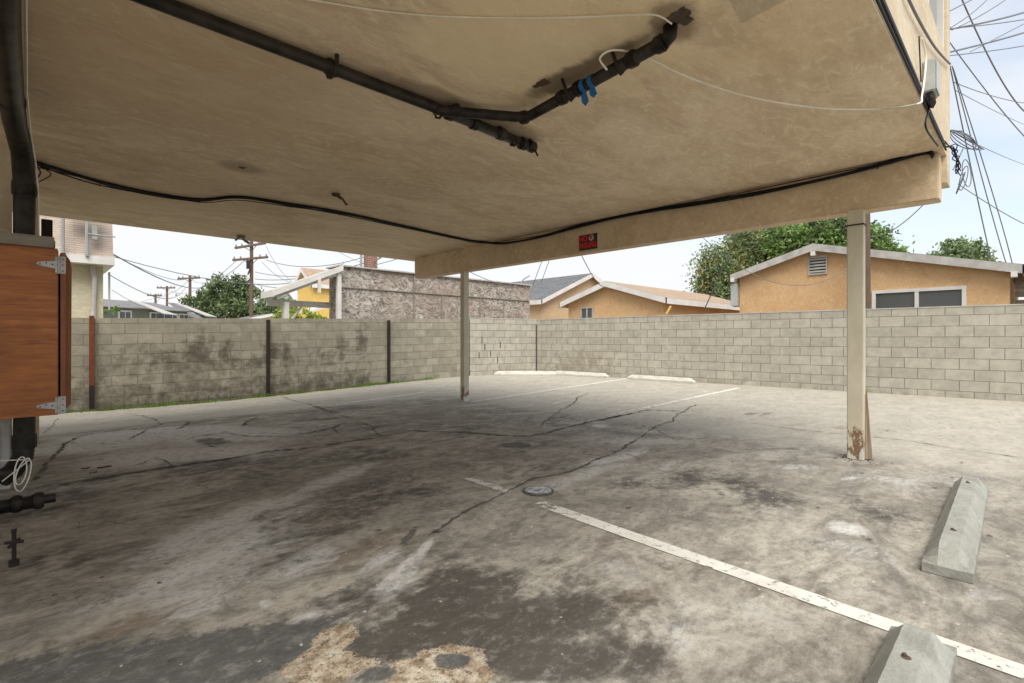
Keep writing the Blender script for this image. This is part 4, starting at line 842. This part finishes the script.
def winY(h, y, xa, xb, za, zb, n=1, frame='white_paint', fw=.06, glass='glass_dark'):
    mb = MB(); mb.box(xa - fw, xb + fw, y - .05, y - .003, zb, zb + fw); mb.box(xa - fw, xb + fw, y - .05, y - .003, za - fw, za); mb.box(xa - fw, xa, y - .05, y - .003, za, zb); mb.box(xb, xb + fw, y - .05, y - .003, za, zb)
    for k in range(1, n): c_ = xa + (xb - xa) * k / n; mb.box(c_ - fw * .5, c_ + fw * .5, y - .045, y - .003, za, zb)
    f_ = mb.build('window', frame, h); mb = MB(); mb.box(xa, xb, y - .02, y - .012, za, zb); mb.build('pane', glass, f_); return f_

# house 2 (right): gable face at x = 15
HXX = 15.0
h2 = gable_house('orange_house', 'orange stucco house with wide sliding window and louvred vent behind the right wall', 'house', HXX, 23, .37, 5.98, 2.60, 3.50, 'X', 'orange_stucco', 'brown_shingle', .22, (4.02 - .37) / (5.98 - .37), 'weathered_trim', 2.93)
a = onX(876, 293, HXX); b2 = onX(962, 306, HXX); winX(h2, HXX, b2.y, a.y, 1.45, onX(920, 291.5, HXX).z, 2, fw=.075)
vt = onX(818, 265.5, HXX); mb = MB(); s_ = .19; hh = .20
mb.box(HXX - .04, HXX - .003, vt.y - s_, vt.y + s_, vt.z + hh, vt.z + hh + .04); mb.box(HXX - .04, HXX - .003, vt.y - s_, vt.y + s_, vt.z - hh - .04, vt.z - hh); mb.box(HXX - .04, HXX - .003, vt.y - s_ - .03, vt.y - s_, vt.z - hh - .04, vt.z + hh + .04); mb.box(HXX - .04, HXX - .003, vt.y + s_, vt.y + s_ + .03, vt.z - hh - .04, vt.z + hh + .04)
for k in range(5): zz = vt.z - hh + .04 + k * .08; mb.prism([(HXX - .035, vt.y - s_, zz - .02), (HXX - .008, vt.y - s_, zz + .02), (HXX - .008, vt.y - s_, zz + .03), (HXX - .035, vt.y - s_, zz - .01)], (0, 2 * s_, 0))
v_ = mb.build('vent', 'weathered_trim', h2); mb = MB(); mb.box(HXX - .006, HXX - .002, vt.y - s_, vt.y + s_, vt.z - hh, vt.z + hh); mb.build('vent_opening', 'black_steel', v_)
mb = MB(); mb.box(HXX - .16, HXX - .02, 6.0, 6.18, 2.05, 2.70); tag(mb.build('utility_cabinet', 'grey_metal_box', h2, bevel=.01))
mb = MB(); mb.box(HXX + .3, HXX + .5, 5.99, 6.3, 2.05, 2.6); mb.build('utility_cabinet', 'grey_metal_box', h2, bevel=.01)
for yy in (.3, 4.02, 6.1): zz = 2.48 if yy < 1 else (3.36 if yy < 5 else 2.84); MB().box(HXX - .24, HXX, yy - .05, yy + .05, zz - .09, zz + .02).build('rafter_end', 'white_paint', h2)
# dark lean-to at the far right of that house
lt = empty('lean_to', 'open lean-to with dark slats beside the right orange house', 'shed')
mb = MB(); mb.prism([(HXX - .2, .1, 2.47), (HXX - .2, -5, 1.95), (HXX - .2, -5, 2.05), (HXX - .2, .1, 2.57)], (6, 0, 0)); mb.build('roof', 'weathered_trim', lt)
mb = MB()
for k in range(12): mb.box(HXX + .4, HXX + .44, -5, .3, .2 + k * .18, .32 + k * .18)
mb.build('slats', 'grey_wood', lt)
for a_ in (-1.7, -4.65): MB().box(HXX, HXX + .1, a_, a_ + .1, 0, 1.95).build('post', 'grey_wood', lt)

# house 1 (middle): gable face at x = 14.5
gx = 14.5
h1 = gable_house('orange_house', 'small orange stucco house with a low gable and tiny window behind the wall corner', 'house', gx, 21.5, 8.15, 12.0, 2.36, 2.98, 'X', 'orange_stucco', 'brown_shingle', .25, (10.2 - 8.15) / (12.0 - 8.15), 'white_paint', 2.42)
a = onX(594, 307, gx); b2 = onX(581, 320, gx); winX(h1, gx, a.y + .06, b2.y - .06, 1.45, a.z - .04, 2, 'weathered_trim', .05)
# grey-roofed house
gr0 = onX(543.5, 299, 15.5); g3 = gable_house('tan_house', 'tan stucco house with grey shingle roof and white rake boards behind the wall corner', 'house', 15.6, 22, gr0.y + .2, gr0.y + 9, 2.72, 4.02, 'Y', 'tan_stucco', 'grey_shingle', .25, .5)
mb = MB(); mb.tube(spline([(15.42, gr0.y + 1.2, 3.1), (15.42, gr0.y + 1.2, 3.55), (15.6, gr0.y + .9, 3.8)]), .03, 6); mb.build('service_mast', 'galv', g3)

# flake board building and its porch
fb = empty('boarded_building', 'flat topped building clad in weathered flake board behind the old wall', 'building')
mb = MB(); mb.box(6.22, 13.68, 13.2, 13.9, -.2, 3.08); mb.build('wall', 'flake_board', fb)
mb = MB(); mb.box(6.15, 13.72, 13.12, 13.98, 3.081, 3.12); mb.build('roof_edge', 'weathered_trim', fb)
mb = MB(); mb.box(6.23, 13.6, 13.165, 13.198, 2.50, 2.53)
mb.build('batten', 'grey_wood', fb)
for xx in (8.55, 9.6, 11.2, 12.3): MB().box(xx, xx + .035, 13.165, 13.198, 1.0, 3.05 if xx < 9 else 2.499).build('batten', 'grey_wood', fb)
cb = P(370.5, 262, 17.5); sq = .17
qq = [[(cb.x + sx * sq, cb.y + sy_ * sq, zz) for (sx, sy_, zz) in ((a0, b0, 2.9), (a1, b1, 2.9), (a1, b1, 4.3), (a0, b0, 4.3))] for (a0, b0, a1, b1) in ((-1, -1, 1, -1), (1, -1, 1, 1), (1, 1, -1, 1), (-1, 1, -1, -1))]
quads('chimney', 'red_brick', qq + [[(cb.x - sq, cb.y - sq, 4.3), (cb.x + sq, cb.y - sq, 4.3), (cb.x + sq, cb.y + sq, 4.3), (cb.x - sq, cb.y + sq, 4.3)]], fb)
mb = MB(); mb.tube([(cb.x - .30, cb.y + .1, 2.9), (cb.x - .30, cb.y + .1, 4.4)], .045, 8); mb.build('flue', 'galv', fb)
pc = empty('patio_cover', 'white timber patio cover with a sloping roof beside the boarded building', 'patio cover')
mb = MB(); mb.prism([(4.45, 13.0, 2.22), (6.2, 13.0, 2.98), (6.2, 13.0, 3.06), (4.45, 13.0, 2.30)], (0, .9, 0)); mb.build('roof', 'weathered_trim', pc)
mb = MB(); mb.prism([(4.42, 12.97, 2.16), (6.2, 12.97, 2.94), (6.2, 12.97, 3.09), (4.42, 12.97, 2.31)], (0, .04, 0)); mb.build('fascia', 'white_wood', pc)
mb = MB(); mb.prism([(4.40, 13.01, 2.14), (4.44, 13.01, 2.14), (4.44, 13.01, 2.30), (4.40, 13.01, 2.30)], (0, .9, 0)); mb.build('eave_board', 'white_wood', pc)
for k in range(7): yy = 13.06 + k * .135; MB().prism([(4.5, yy, 2.12), (6.2, yy, 2.86), (6.2, yy, 2.96), (4.5, yy, 2.22)], (0, .05, 0)).build('rafter', 'white_wood', pc)
mb = MB(); mb.box(4.5, 6.2, 13.75, 13.83, 1.96, 2.12); mb.build('beam', 'white_wood', pc)
for (x_, y_) in ((4.78, 13.2), (6.12, 13.09), (4.95, 13.79)): MB().box(x_ - .055, x_ + .055, y_ - .055, y_ + .055, -.2, 2.03 if x_ < 5 else 2.9).build('post', 'white_paint', pc)
mb = MB(); mb.tube([(4.84, 13.2, 1.5), (5.4, 13.7, 2.0)], .03, 6); mb.build('brace', 'white_paint', pc)
mb = MB(); mb.box(5.50, 5.57, 12.94, 13.0, 2.30, 2.66); mb.build('bracket', 'white_paint', pc)

# yellow house behind
yz = 24.0; a = P(305, 270, yz); yh = gable_house('yellow_house', 'bright yellow house seen through the patio cover', 'house', a.x, a.x + 6, a.y - 1.0, a.y + .9, 3.66, a.z, 'X', 'yellow_stucco', 'brown_shingle', .2, 1.0 / 1.9, 'white_paint', 3.7)
pw = P(325, 305, 20.5); mb = MB(); mb.prism([(pw.x - .55, pw.y, 2.15), (pw.x + .9, pw.y, 2.62), (pw.x + .9, pw.y, 2.72), (pw.x - .55, pw.y, 2.25)], (0, 1.2, 0)); mb.build('porch_roof', 'white_paint', yh)

# two-storey cream house at far left
ch = empty('cream_house', 'cream stucco house with a steep wood shake mansard at far left behind the wall', 'house')
mb = MB(); mb.box(-8, 1.27, 14.5, 20, -.3, 2.78); mb.build('wall', 'cream_stucco', ch)
mb = MB(); mb.box(-8.1, 1.44, 14.15, 20, 2.73, 2.90); mb.build('eave_board', 'white_paint', ch)
ro = quads('roof', 'shake', [[(-8, 14.2, 2.90), (1.42, 14.2, 2.90), (1.45, 14.9, 4.75), (-8, 14.9, 4.75)], [(1.42, 14.2, 2.90), (1.42, 20, 2.90), (1.45, 20, 4.75), (1.45, 14.9, 4.75)], [(-8, 14.9, 4.75), (1.45, 14.9, 4.75), (1.45, 20, 4.75), (-8, 20, 4.75)]], ch)
mb = MB()
for px_ in (62, 86):
    q = onY(px_, 245, 14.35); mb.tube([(q.x, 14.12, 2.88), (q.x, 14.12, 4.0)], .035, 7); mb.tube([(q.x, 14.12, 3.9), (q.x + .35, 14.3, 4.05)], .02, 6)
q = onY(88, 238, 14.3); mb.box(q.x + .05, q.x + .14, 14.1, 14.16, 3.25, 3.55); mb.tube([(q.x - .05, 14.1, 3.35), (q.x + .45, 14.1, 3.35)], .015, 6); mb.box(q.x - .35, q.x + .2, 14.05, 14.3, 3.75, 3.95)
mb.build('service_mast', 'galv', ch)
mb = MB(); q = onY(92, 280, 14.45); mb.tube([(q.x, 14.44, 2.7), (q.x + .04, 14.43, 2.4), (q.x + .02, 14.43, 1.55)], .045, 8); mb.tube([(q.x + .3, 14.46, 2.6), (q.x + .3, 14.46, 1.75)], .02, 6); mb.build('downspout', 'weathered_trim', ch)
# low green house with awnings far behind
gh = empty('green_house', 'long low grey-green house with slanting awnings, far off behind the old wall', 'house')
gA = P(98, 306, 30); gB = P(205, 306, 38); gl = (gB - gA); gl.z = 0; glen = gl.length; gang = math.atan2(gl.y, gl.x)
M = Matrix.Translation((gA.x, gA.y, 0)) @ Matrix.Rotation(gang, 4, 'Z')
MB().box(0, glen * .80, 0, 6, -.3, 3.05, M).build('wall', 'green_siding', gh)
mb = MB(); mb.prism([M @ Vector(p) for p in ((-.3, -.4, 3.0), (-.3, 6, 3.0), (-.3, 3, 3.7))], M.to_3x3() @ Vector((glen * .80 + .5, 0, 0))); mb.build('roof', 'bluegrey_roof', gh)
for t in (.15, .42, .50, .58, .70):
    x_ = glen * t; f_ = MB().box(x_, x_ + .9, -.06, -.003, 2.0, 2.85, M).build('window', 'white_paint', gh); MB().box(x_ + .1, x_ + .42, -.075, -.061, 2.1, 2.75, M).box(x_ + .48, x_ + .8, -.075, -.061, 2.1, 2.75, M).build('pane', 'glass_dark', f_)
for t in (.22, .66):
    x_ = glen * t; MB().prism([M @ Vector(p) for p in ((x_, -.1, 3.5), (x_ + 1.9, -.9, 2.7), (x_ + 2.9, -.9, 2.65), (x_ + .9, -.1, 3.4))], (0, 0, .06)).build('awning', 'awning', gh)
mb = MB(); mb.prism([M @ Vector(p) for p in ((glen * .8, -.3, 2.5), (glen * .84, 2, 3.7), (glen * .97, 2, 3.7), (glen * 1.02, -.3, 2.3))], (0, .3, .05)); mb.build('side_roof', 'bluegrey_roof', gh)
fr = gable_house('far_shed', 'pale low shed roof above the old wall between dark tree and patio cover', 'shed', P(236, 318, 34).x, P(236, 318, 34).x + 4.5, P(236, 318, 34).y, P(236, 318, 34).y + 4, 2.2, 2.75, 'Y', 'cream_stucco', 'bluegrey_roof', .2)
# blue patches of distant far house
bh = gable_house('blue_house', 'pale blue house far off, left of the patio cover', 'house', P(262, 300, 60).x, P(262, 300, 60).x + 5, P(262, 300, 60).y, P(262, 300, 60).y + 5, 4.2, 7.2, 'Y', 'grey_metal_box', 'bluegrey_roof', .4)

# ------------------------------------------------------------------ trees
def tree(name, label, center, lobes, n, leaf, mats, trunk=True, group=None, clump=.35, seed=1):
    r = np.random.default_rng(seed); c0 = Vector(center); z0 = 0
    t = empty(name, label, 'tree', group, loc=(c0.x, c0.y, 0))
    if trunk:
        mb = MB(); mb.tube([(0, 0, -.1), (.05, 0, c0.z * .35), (-.05, .05, c0.z * .8)], [.24, .18, .10], 10); tk = mb.build('trunk', 'pole_wood', t)
        for (dx, dy, dz, rr) in lobes[:6]: mb = MB(); mb.tube([(0, 0, c0.z * .35), (dx * .5, dy * .5, c0.z * .7), (dx, dy, c0.z + dz)], [.12, .08, .03], 6); mb.build('limb', 'pole_wood', tk)
    tot = sum(l[3] ** 2 for l in lobes)
    for mi, mt_ in enumerate(mats):
        P_ = []; 
        for (dx, dy, dz, rr) in lobes:
            k = int(n / len(mats) * rr ** 2 / tot)
            nc = max(3, int(k / 55)); d = r.normal(size=(nc, 3)); d /= np.linalg.norm(d, axis=1)[:, None]; rad = rr * (.35 + .65 * r.random(nc) ** .45) * (1 + .10 * r.normal(size=nc) * (r.random(nc) < .4))
            cc = d * rad[:, None] * np.array([1, 1, .85]) + np.array([dx, dy, dz])
            per = k // nc
            for c_ in cc: P_.append(c_ + r.normal(size=(per, 3)) * rr * clump * .42 * (0.5 + r.random()))
        pp = np.concatenate(P_); m_ = len(pp); a = r.normal(size=(m_, 3)); a /= np.linalg.norm(a, axis=1)[:, None]; b_ = np.cross(a, r.normal(size=(m_, 3))); b_ /= np.linalg.norm(b_, axis=1)[:, None]
        s_ = leaf * (.6 + .8 * r.random((m_, 1)))
        vv = np.stack([pp + a * s_, pp + b_ * s_ * .45, pp - a * s_, pp - b_ * s_ * .45], 1).reshape(-1, 3); vv[:, 2] += c0.z
        me = bpy.data.meshes.new('crown'); me.vertices.add(len(vv)); me.vertices.foreach_set('co', vv.astype(np.float32).ravel())
        me.loops.add(len(vv)); me.loops.foreach_set('vertex_index', np.arange(len(vv), dtype=np.int32)); me.polygons.add(m_); me.polygons.foreach_set('loop_start', np.arange(0, m_ * 4, 4, dtype=np.int32)); me.polygons.foreach_set('loop_total', np.full(m_, 4, np.int32)); me.update()
        me.materials.append(MATS[mt_]); o = bpy.data.objects.new('crown', me); COL.objects.link(o); o.parent = t
    return t
def lobes_px(cen, lst, Z):           # lobe centres given as offsets in metres along the view's right / up
    out = []
    for (r_, u_, rad, dep_) in lst: out.append((r_ * SY + dep_ * CY, -r_ * CY + dep_ * SY, u_, rad))
    return out
z0 = 44; c = P(231, 304, z0)
tree('leafy_tree', 'dark green round tree behind the old wall beside the tall utility pole', c, lobes_px(c, [(-2.2, -.3, 1.7, 0), (-1.0, .8, 1.6, .5), (.4, 1.0, 1.6, 0), (1.7, .2, 1.6, -.3), (2.6, -1.0, 1.1, 0), (-.2, -.9, 2.0, 0), (-2.8, -1.1, .9, 0)], z0), 11000, .17, ['leaf_dark'], seed=3)
z0 = 30; c = P(752, 272, z0)
tree('willowy_tree', 'loose olive yellow tree behind the right orange house, left of the bright green one', c, lobes_px(c, [(-1.6, .3, 1.5, 0), (-.4, 1.0, 1.6, 0), (-2.2, -.9, 1.1, 0), (.9, .4, 1.9, .8), (-.8, -1.2, 1.6, 0), (1.2, 1.4, 1.4, .5), (-.2, 1.8, .9, 0)], z0), 42000, .095, ['leaf_olive', 'leaf_greygreen', 'leaf_dark'], seed=5, clump=.5)
z0 = 28; c = P(842, 256, z0)
tree('leafy_tree', 'bright green dense tree behind the roof of the right orange house', c, lobes_px(c, [(-2.2, .7, 1.5, 0), (-.6, 1.0, 1.4, 0), (1.0, .5, 1.4, 0), (2.4, -.2, 1.0, 0), (3.1, -.7, .7, 0), (-1.2, -.8, 2.0, 0), (1.2, -.8, 1.8, 0), (-3.0, .6, 1.2, .5)], z0), 36000, .12, ['leaf_bright', 'leaf_bright', 'leaf_dark'], seed=8)
z0 = 34; c = P(962, 265, z0)
tree('leafy_tree', 'small rounded grey-green tree showing above the far right roof', c, lobes_px(c, [(-1.5, .2, 1.0, 0), (-.5, .7, 1.0, 0), (.6, .4, 1.1, 0), (1.5, -.3, .9, 0), (0, -.7, 1.5, 0), (2.2, -.8, .7, 0)], z0), 11000, .13, ['leaf_greygreen'], seed=11)
z0 = 18; c = P(304, 322, z0)
tree('lime_shrub', 'lime green shrub between the patio cover and the yellow house', c, lobes_px(c, [(-.6, .1, .45, 0), (0, .1, .4, 0), (.5, -.05, .4, 0), (1.0, -.2, .35, 0)], z0), 3500, .06, ['leaf_lime'], trunk=False, seed=13)
z0 = 40; c = P(279, 312, z0)
tree('far_shrub', 'hazy blue green bush far off left of the patio cover', c, lobes_px(c, [(-.9, .3, 1.0, 0), (.4, .4, 1.0, 0)], z0), 3000, .12, ['leaf_greygreen'], seed=17)
z0 = 22; c = P(103, 316, z0)
tree('hedge_plant', 'low leafy plant beside the cream house above the old wall', c, lobes_px(c, [(-.5, .3, .22, 0), (0, .28, .2, 0), (.5, .25, .2, 0)], z0), 1200, .05, ['leaf_bright'], trunk=False, seed=19)

# ------------------------------------------------------------------ utility poles
def upole(px, top_py, Z, wpx, arms, label, name='utility_pole', steps=False):
    b0 = P(px, HY, Z); top = EYE + (HY - top_py) * Z / F; r_ = wpx / 2 * Z / F
    t = empty(name, label, 'utility pole', 'timber utility poles', loc=(b0.x, b0.y, 0))
    MB().tube([(0, 0, -.2), (0, 0, top)], [r_ * 1.15, r_ * .85], 12).build('pole', 'pole_wood', t, smooth=False)
    for (apy, hw, rot, dz) in arms:
        z = EYE + (HY - apy) * Z / F; hwm = hw * Z / F; d = Vector((SY, -CY, 0)); d = Matrix.Rotation(R(rot), 3, 'Z') @ d; tilt = Vector((0, 0, dz * Z / F))
        s_ = r_ * .55; M_ = Matrix.Translation((0, 0, z)) @ Matrix.Rotation(math.atan2(d.y, d.x), 4, 'Z') @ Matrix.Rotation(math.atan2(-tilt.z, hwm), 4, 'Y')
        M_ = M_ @ Matrix.Translation((0, -r_ * 1.3, 0)); ar = MB().box(-hwm, hwm, -s_, s_, -s_, s_, M_).build('crossarm', 'pole_wood', t)
        for k in (-.92, -.55, .55, .92):
            p = M_ @ Vector((k * hwm, 0, 0)); MB().tube([p, p + Vector((0, 0, s_ * 2.2)), p + Vector((0, 0, s_ * 3.6))], [s_ * .5, s_ * .9, s_ * .45], 7).build('insulator', 'ceramic', ar)
        mb = MB(); mb.tube([M_ @ Vector((-hwm * .45, 0, 0)), Vector((0, 0, z - hwm * .35))], s_ * .3, 5); mb.tube([M_ @ Vector((hwm * .45, 0, 0)), Vector((0, 0, z - hwm * .35))], s_ * .3, 5); mb.build('brace', 'pole_wood', ar)
    return t
t = upole(251.5, 236, 36, 3.6, [(246, 15.5, 0, 2.5), (259, 17.5, 0, 1.5)], 'tall brown utility pole with two crossarms beside the dark tree')
mb = MB(); mb.tube([(-.3, -.25, 6.6), (-.3, -.25, 6.0)], .12, 8); mb.tube([(-.15, -.2, 6.0), (-.3, -.2, 5.6)], .05, 6); mb.build('equipment', 'black_steel', t)
upole(190, 275.5, 60, 2.8, [(278.5, 11, 0, .5)], 'thin utility pole with one crossarm, just left of the dark tree')
upole(167, 286, 75, 2.2, [(288, 9, 0, 0)], 'short looking far utility pole, middle of the three distant ones')
upole(155.5, 294, 90, 2.2, [(295.5, 7, 0, 0)], 'farthest utility pole, leftmost of the distant three')
t = upole(865.5, 60, 12.0, 8.0, [], 'thick weathered utility pole standing right behind the near carport post')
mb = MB()
for zz in (3.85, 3.3, 4.5): mb.tube([(0, 0, zz), (.22 * SY + .0, -.22 * CY, zz), (.22 * SY, -.22 * CY, zz + .06)], .014, 6)
mb.build('step_peg', 'black_steel', t)

# ------------------------------------------------------------------ overhead wires
def wire(a, b_, sag, label, r_=None, mat='grey_cable', n=18):
    p = P(*a); q = P(*b_); mb = MB(); pts = []; rs = []
    for i in range(n + 1):
        t = i / n; w_ = p.lerp(q, t); w_.z -= sag * 4 * t * (1 - t); pts.append(w_)
        Zt = a[2] + (b_[2] - a[2]) * t; rs.append(min(.022, max(.004, (r_ or .42) * .78 * Zt / F)))
    mb.tube(pts, rs, 5); o = mb.build('overhead_wire', mat); return tag(o, label, 'wire', 'overhead wires')
lab_l = 'left sky wire, '
wire((111, 256, 13), (345, 262, 40), 1.2, lab_l + 'nearly level from the cream house eave towards the right', .5)
wire((111, 253, 13), (215, 281, 50), .8, lab_l + 'dropping from the cream house eave to the dark tree', .8)
wire((111, 254, 13), (190, 277, 60), .5, lab_l + 'thin one from the cream house eave to the first distant pole', .35)
wire((108, 274, 14), (186, 287, 60), 1.0, lab_l + 'lower one from the cream house wall to a far pole', .5)
wire((112, 290, 14), (160, 296, 80), 1.0, lab_l + 'lowest faint one beside the cream house', .3)
wire((190, 279, 60), (245, 260, 36), 1.0, lab_l + 'between the distant pole and the crossarm of the tall pole', .35)
wire((167, 289, 75), (237, 260, 36), 1.4, lab_l + 'from the middle far pole up to the lower crossarm', .3)
wire((120, 306, 70), (176, 290, 75), .3, lab_l + 'short rising one over the green house', .3)
wire((155, 296, 90), (190, 279, 60), .8, lab_l + 'joining the two distant poles', .3)
wire((176, 292, 75), (205, 306, 60), .4, lab_l + 'falling right of the far poles', .3)
wire((266, 260, 36), (415, 236, 24), .9, lab_l + 'upper long one from the tall pole under the ceiling edge', .45)
wire((255, 272, 36), (420, 252, 20), .6, lab_l + 'second long one from the tall pole past the chimney', .45)
wire((255, 279, 36), (400, 250, 22), .5, lab_l + 'third long one from the tall pole over the patio cover', .6)
wire((255, 284, 36), (320, 281, 40), .4, lab_l + 'short level one right of the tall pole', .5)
wire((266, 246, 36), (300, 287, 25), .4, lab_l + 'steep one falling right of the tall pole', .3)
wire((262, 262, 36), (292, 283, 30), .2, lab_l + 'short steep one falling beside the tall pole', .3)
wire((374, 262, 17.5), (420, 226, 9.6), .05, lab_l + 'rising from the brick chimney to the ceiling edge', .5)
wire((336, 250, 30), (378, 268, 22), .1, lab_l + 'short falling one just left of the chimney', .3)
lab_m = 'middle sky wire, '
wire((462, 268, 10), (520, 287, 18), .1, lab_m + 'thin one falling right of the left carport post', .45)
wire((546, 250, 9), (533, 285, 18), .0, lab_m + 'steep one left of a steep pair above the tan house', .4)
wire((553, 250, 9), (541, 283, 18), .0, lab_m + 'steep one right of a steep pair above the tan house', .4)
wire((580, 252, 7.2), (606, 287, 15), .15, lab_m + 'curving from the beam below the sign to the orange roof', .55)
wire((704, 310, 14.2), (740, 225, 12), .05, lab_m + 'slanting up from the wall in front of the olive tree', .7)
mb = MB(); mb.tube([P(666.5, 314, 14.3), P(671, 306, 14.25)], .03, 6); tag(mb.build('wire_guard', 'yellow_stucco'), 'short yellow guard on a guy wire above the wall by the small orange house', 'wire guard')
wire((697, 232, 9), (860, 258, 12), .8, lab_m + 'sagging across the olive tree to the thick pole', .4)
lab_r = 'right sky wire, '
wire((872, 237, 12), (925, 203, 7.5), .12, lab_r + 'curving up from the thick pole to the beam', .6)
wire((946, 30, 4.6), (1060, -1, 9), .05, lab_r + 'thick upper one leaving the building corner', 1.1)
wire((946, 29, 4.6), (1060, 12, 9), .03, lab_r + 'thin one just below the thick upper one', .6)
wire((946, 53, 4.6), (1060, 20, 9), .03, lab_r + 'thick lower one leaving the building corner', 1.1)
wire((946, 56, 4.6), (1060, 38, 9), .03, lab_r + 'thin one just below the thick lower one', .6)
wire((970, 52, 6), (1060, 5, 9), .0, lab_r + 'crossing the thick lower one at a slant', .5)
wire((948, 12, 4.6), (1010, -20, 6), .0, lab_r + 'topmost short one leaving the wall', .7)
wire((950, 28, 4.65), (1000, -15, 7), .05, lab_r + 'first of two steep ones in the top corner', .6)
wire((952, 30, 4.65), (1030, -20, 7), .05, lab_r + 'second of two steep ones in the top corner', .6)
wire((960, -5, 6), (1035, 118, 12), .3, lab_r + 'steep dark one falling from the top to the right edge', .85)
wire((948, 40, 5), (1060, 165, 14), .2, lab_r + 'long straight one falling from the building corner to the right edge', .65)
wire((953, 82, 5), (1060, 103, 9), .1, lab_r + 'nearly level thin one at mid height', .45)
wire((955, 90, 6), (1060, 135, 16), .1, lab_r + 'faintest one below the level wire', .22)
wire((972, 142, 6), (1060, 172, 16), .1, lab_r + 'faint one right of the cable coil', .22)
wire((958, 184, 5), (1060, 236, 12), .1, lab_r + 'falling from the beam end towards the right edge', .5)
wire((950, 66, 4.65), (992, 262, 22), .1, lab_r + 'leftmost of three steep ones dropping past the coil', .7)
wire((952, 66, 4.65), (1009, 272, 22), .1, lab_r + 'middle of three steep ones dropping past the coil', .6)
wire((953, 68, 4.65), (1014, 271, 22), -.15, lab_r + 'rightmost of three steep ones dropping past the coil', .6)

for o in bpy.data.objects:
    if 'label' in o and not 4 <= len(o['label'].split()) <= 16: print('LABEL', len(o['label'].split()), o.name, o['label'])
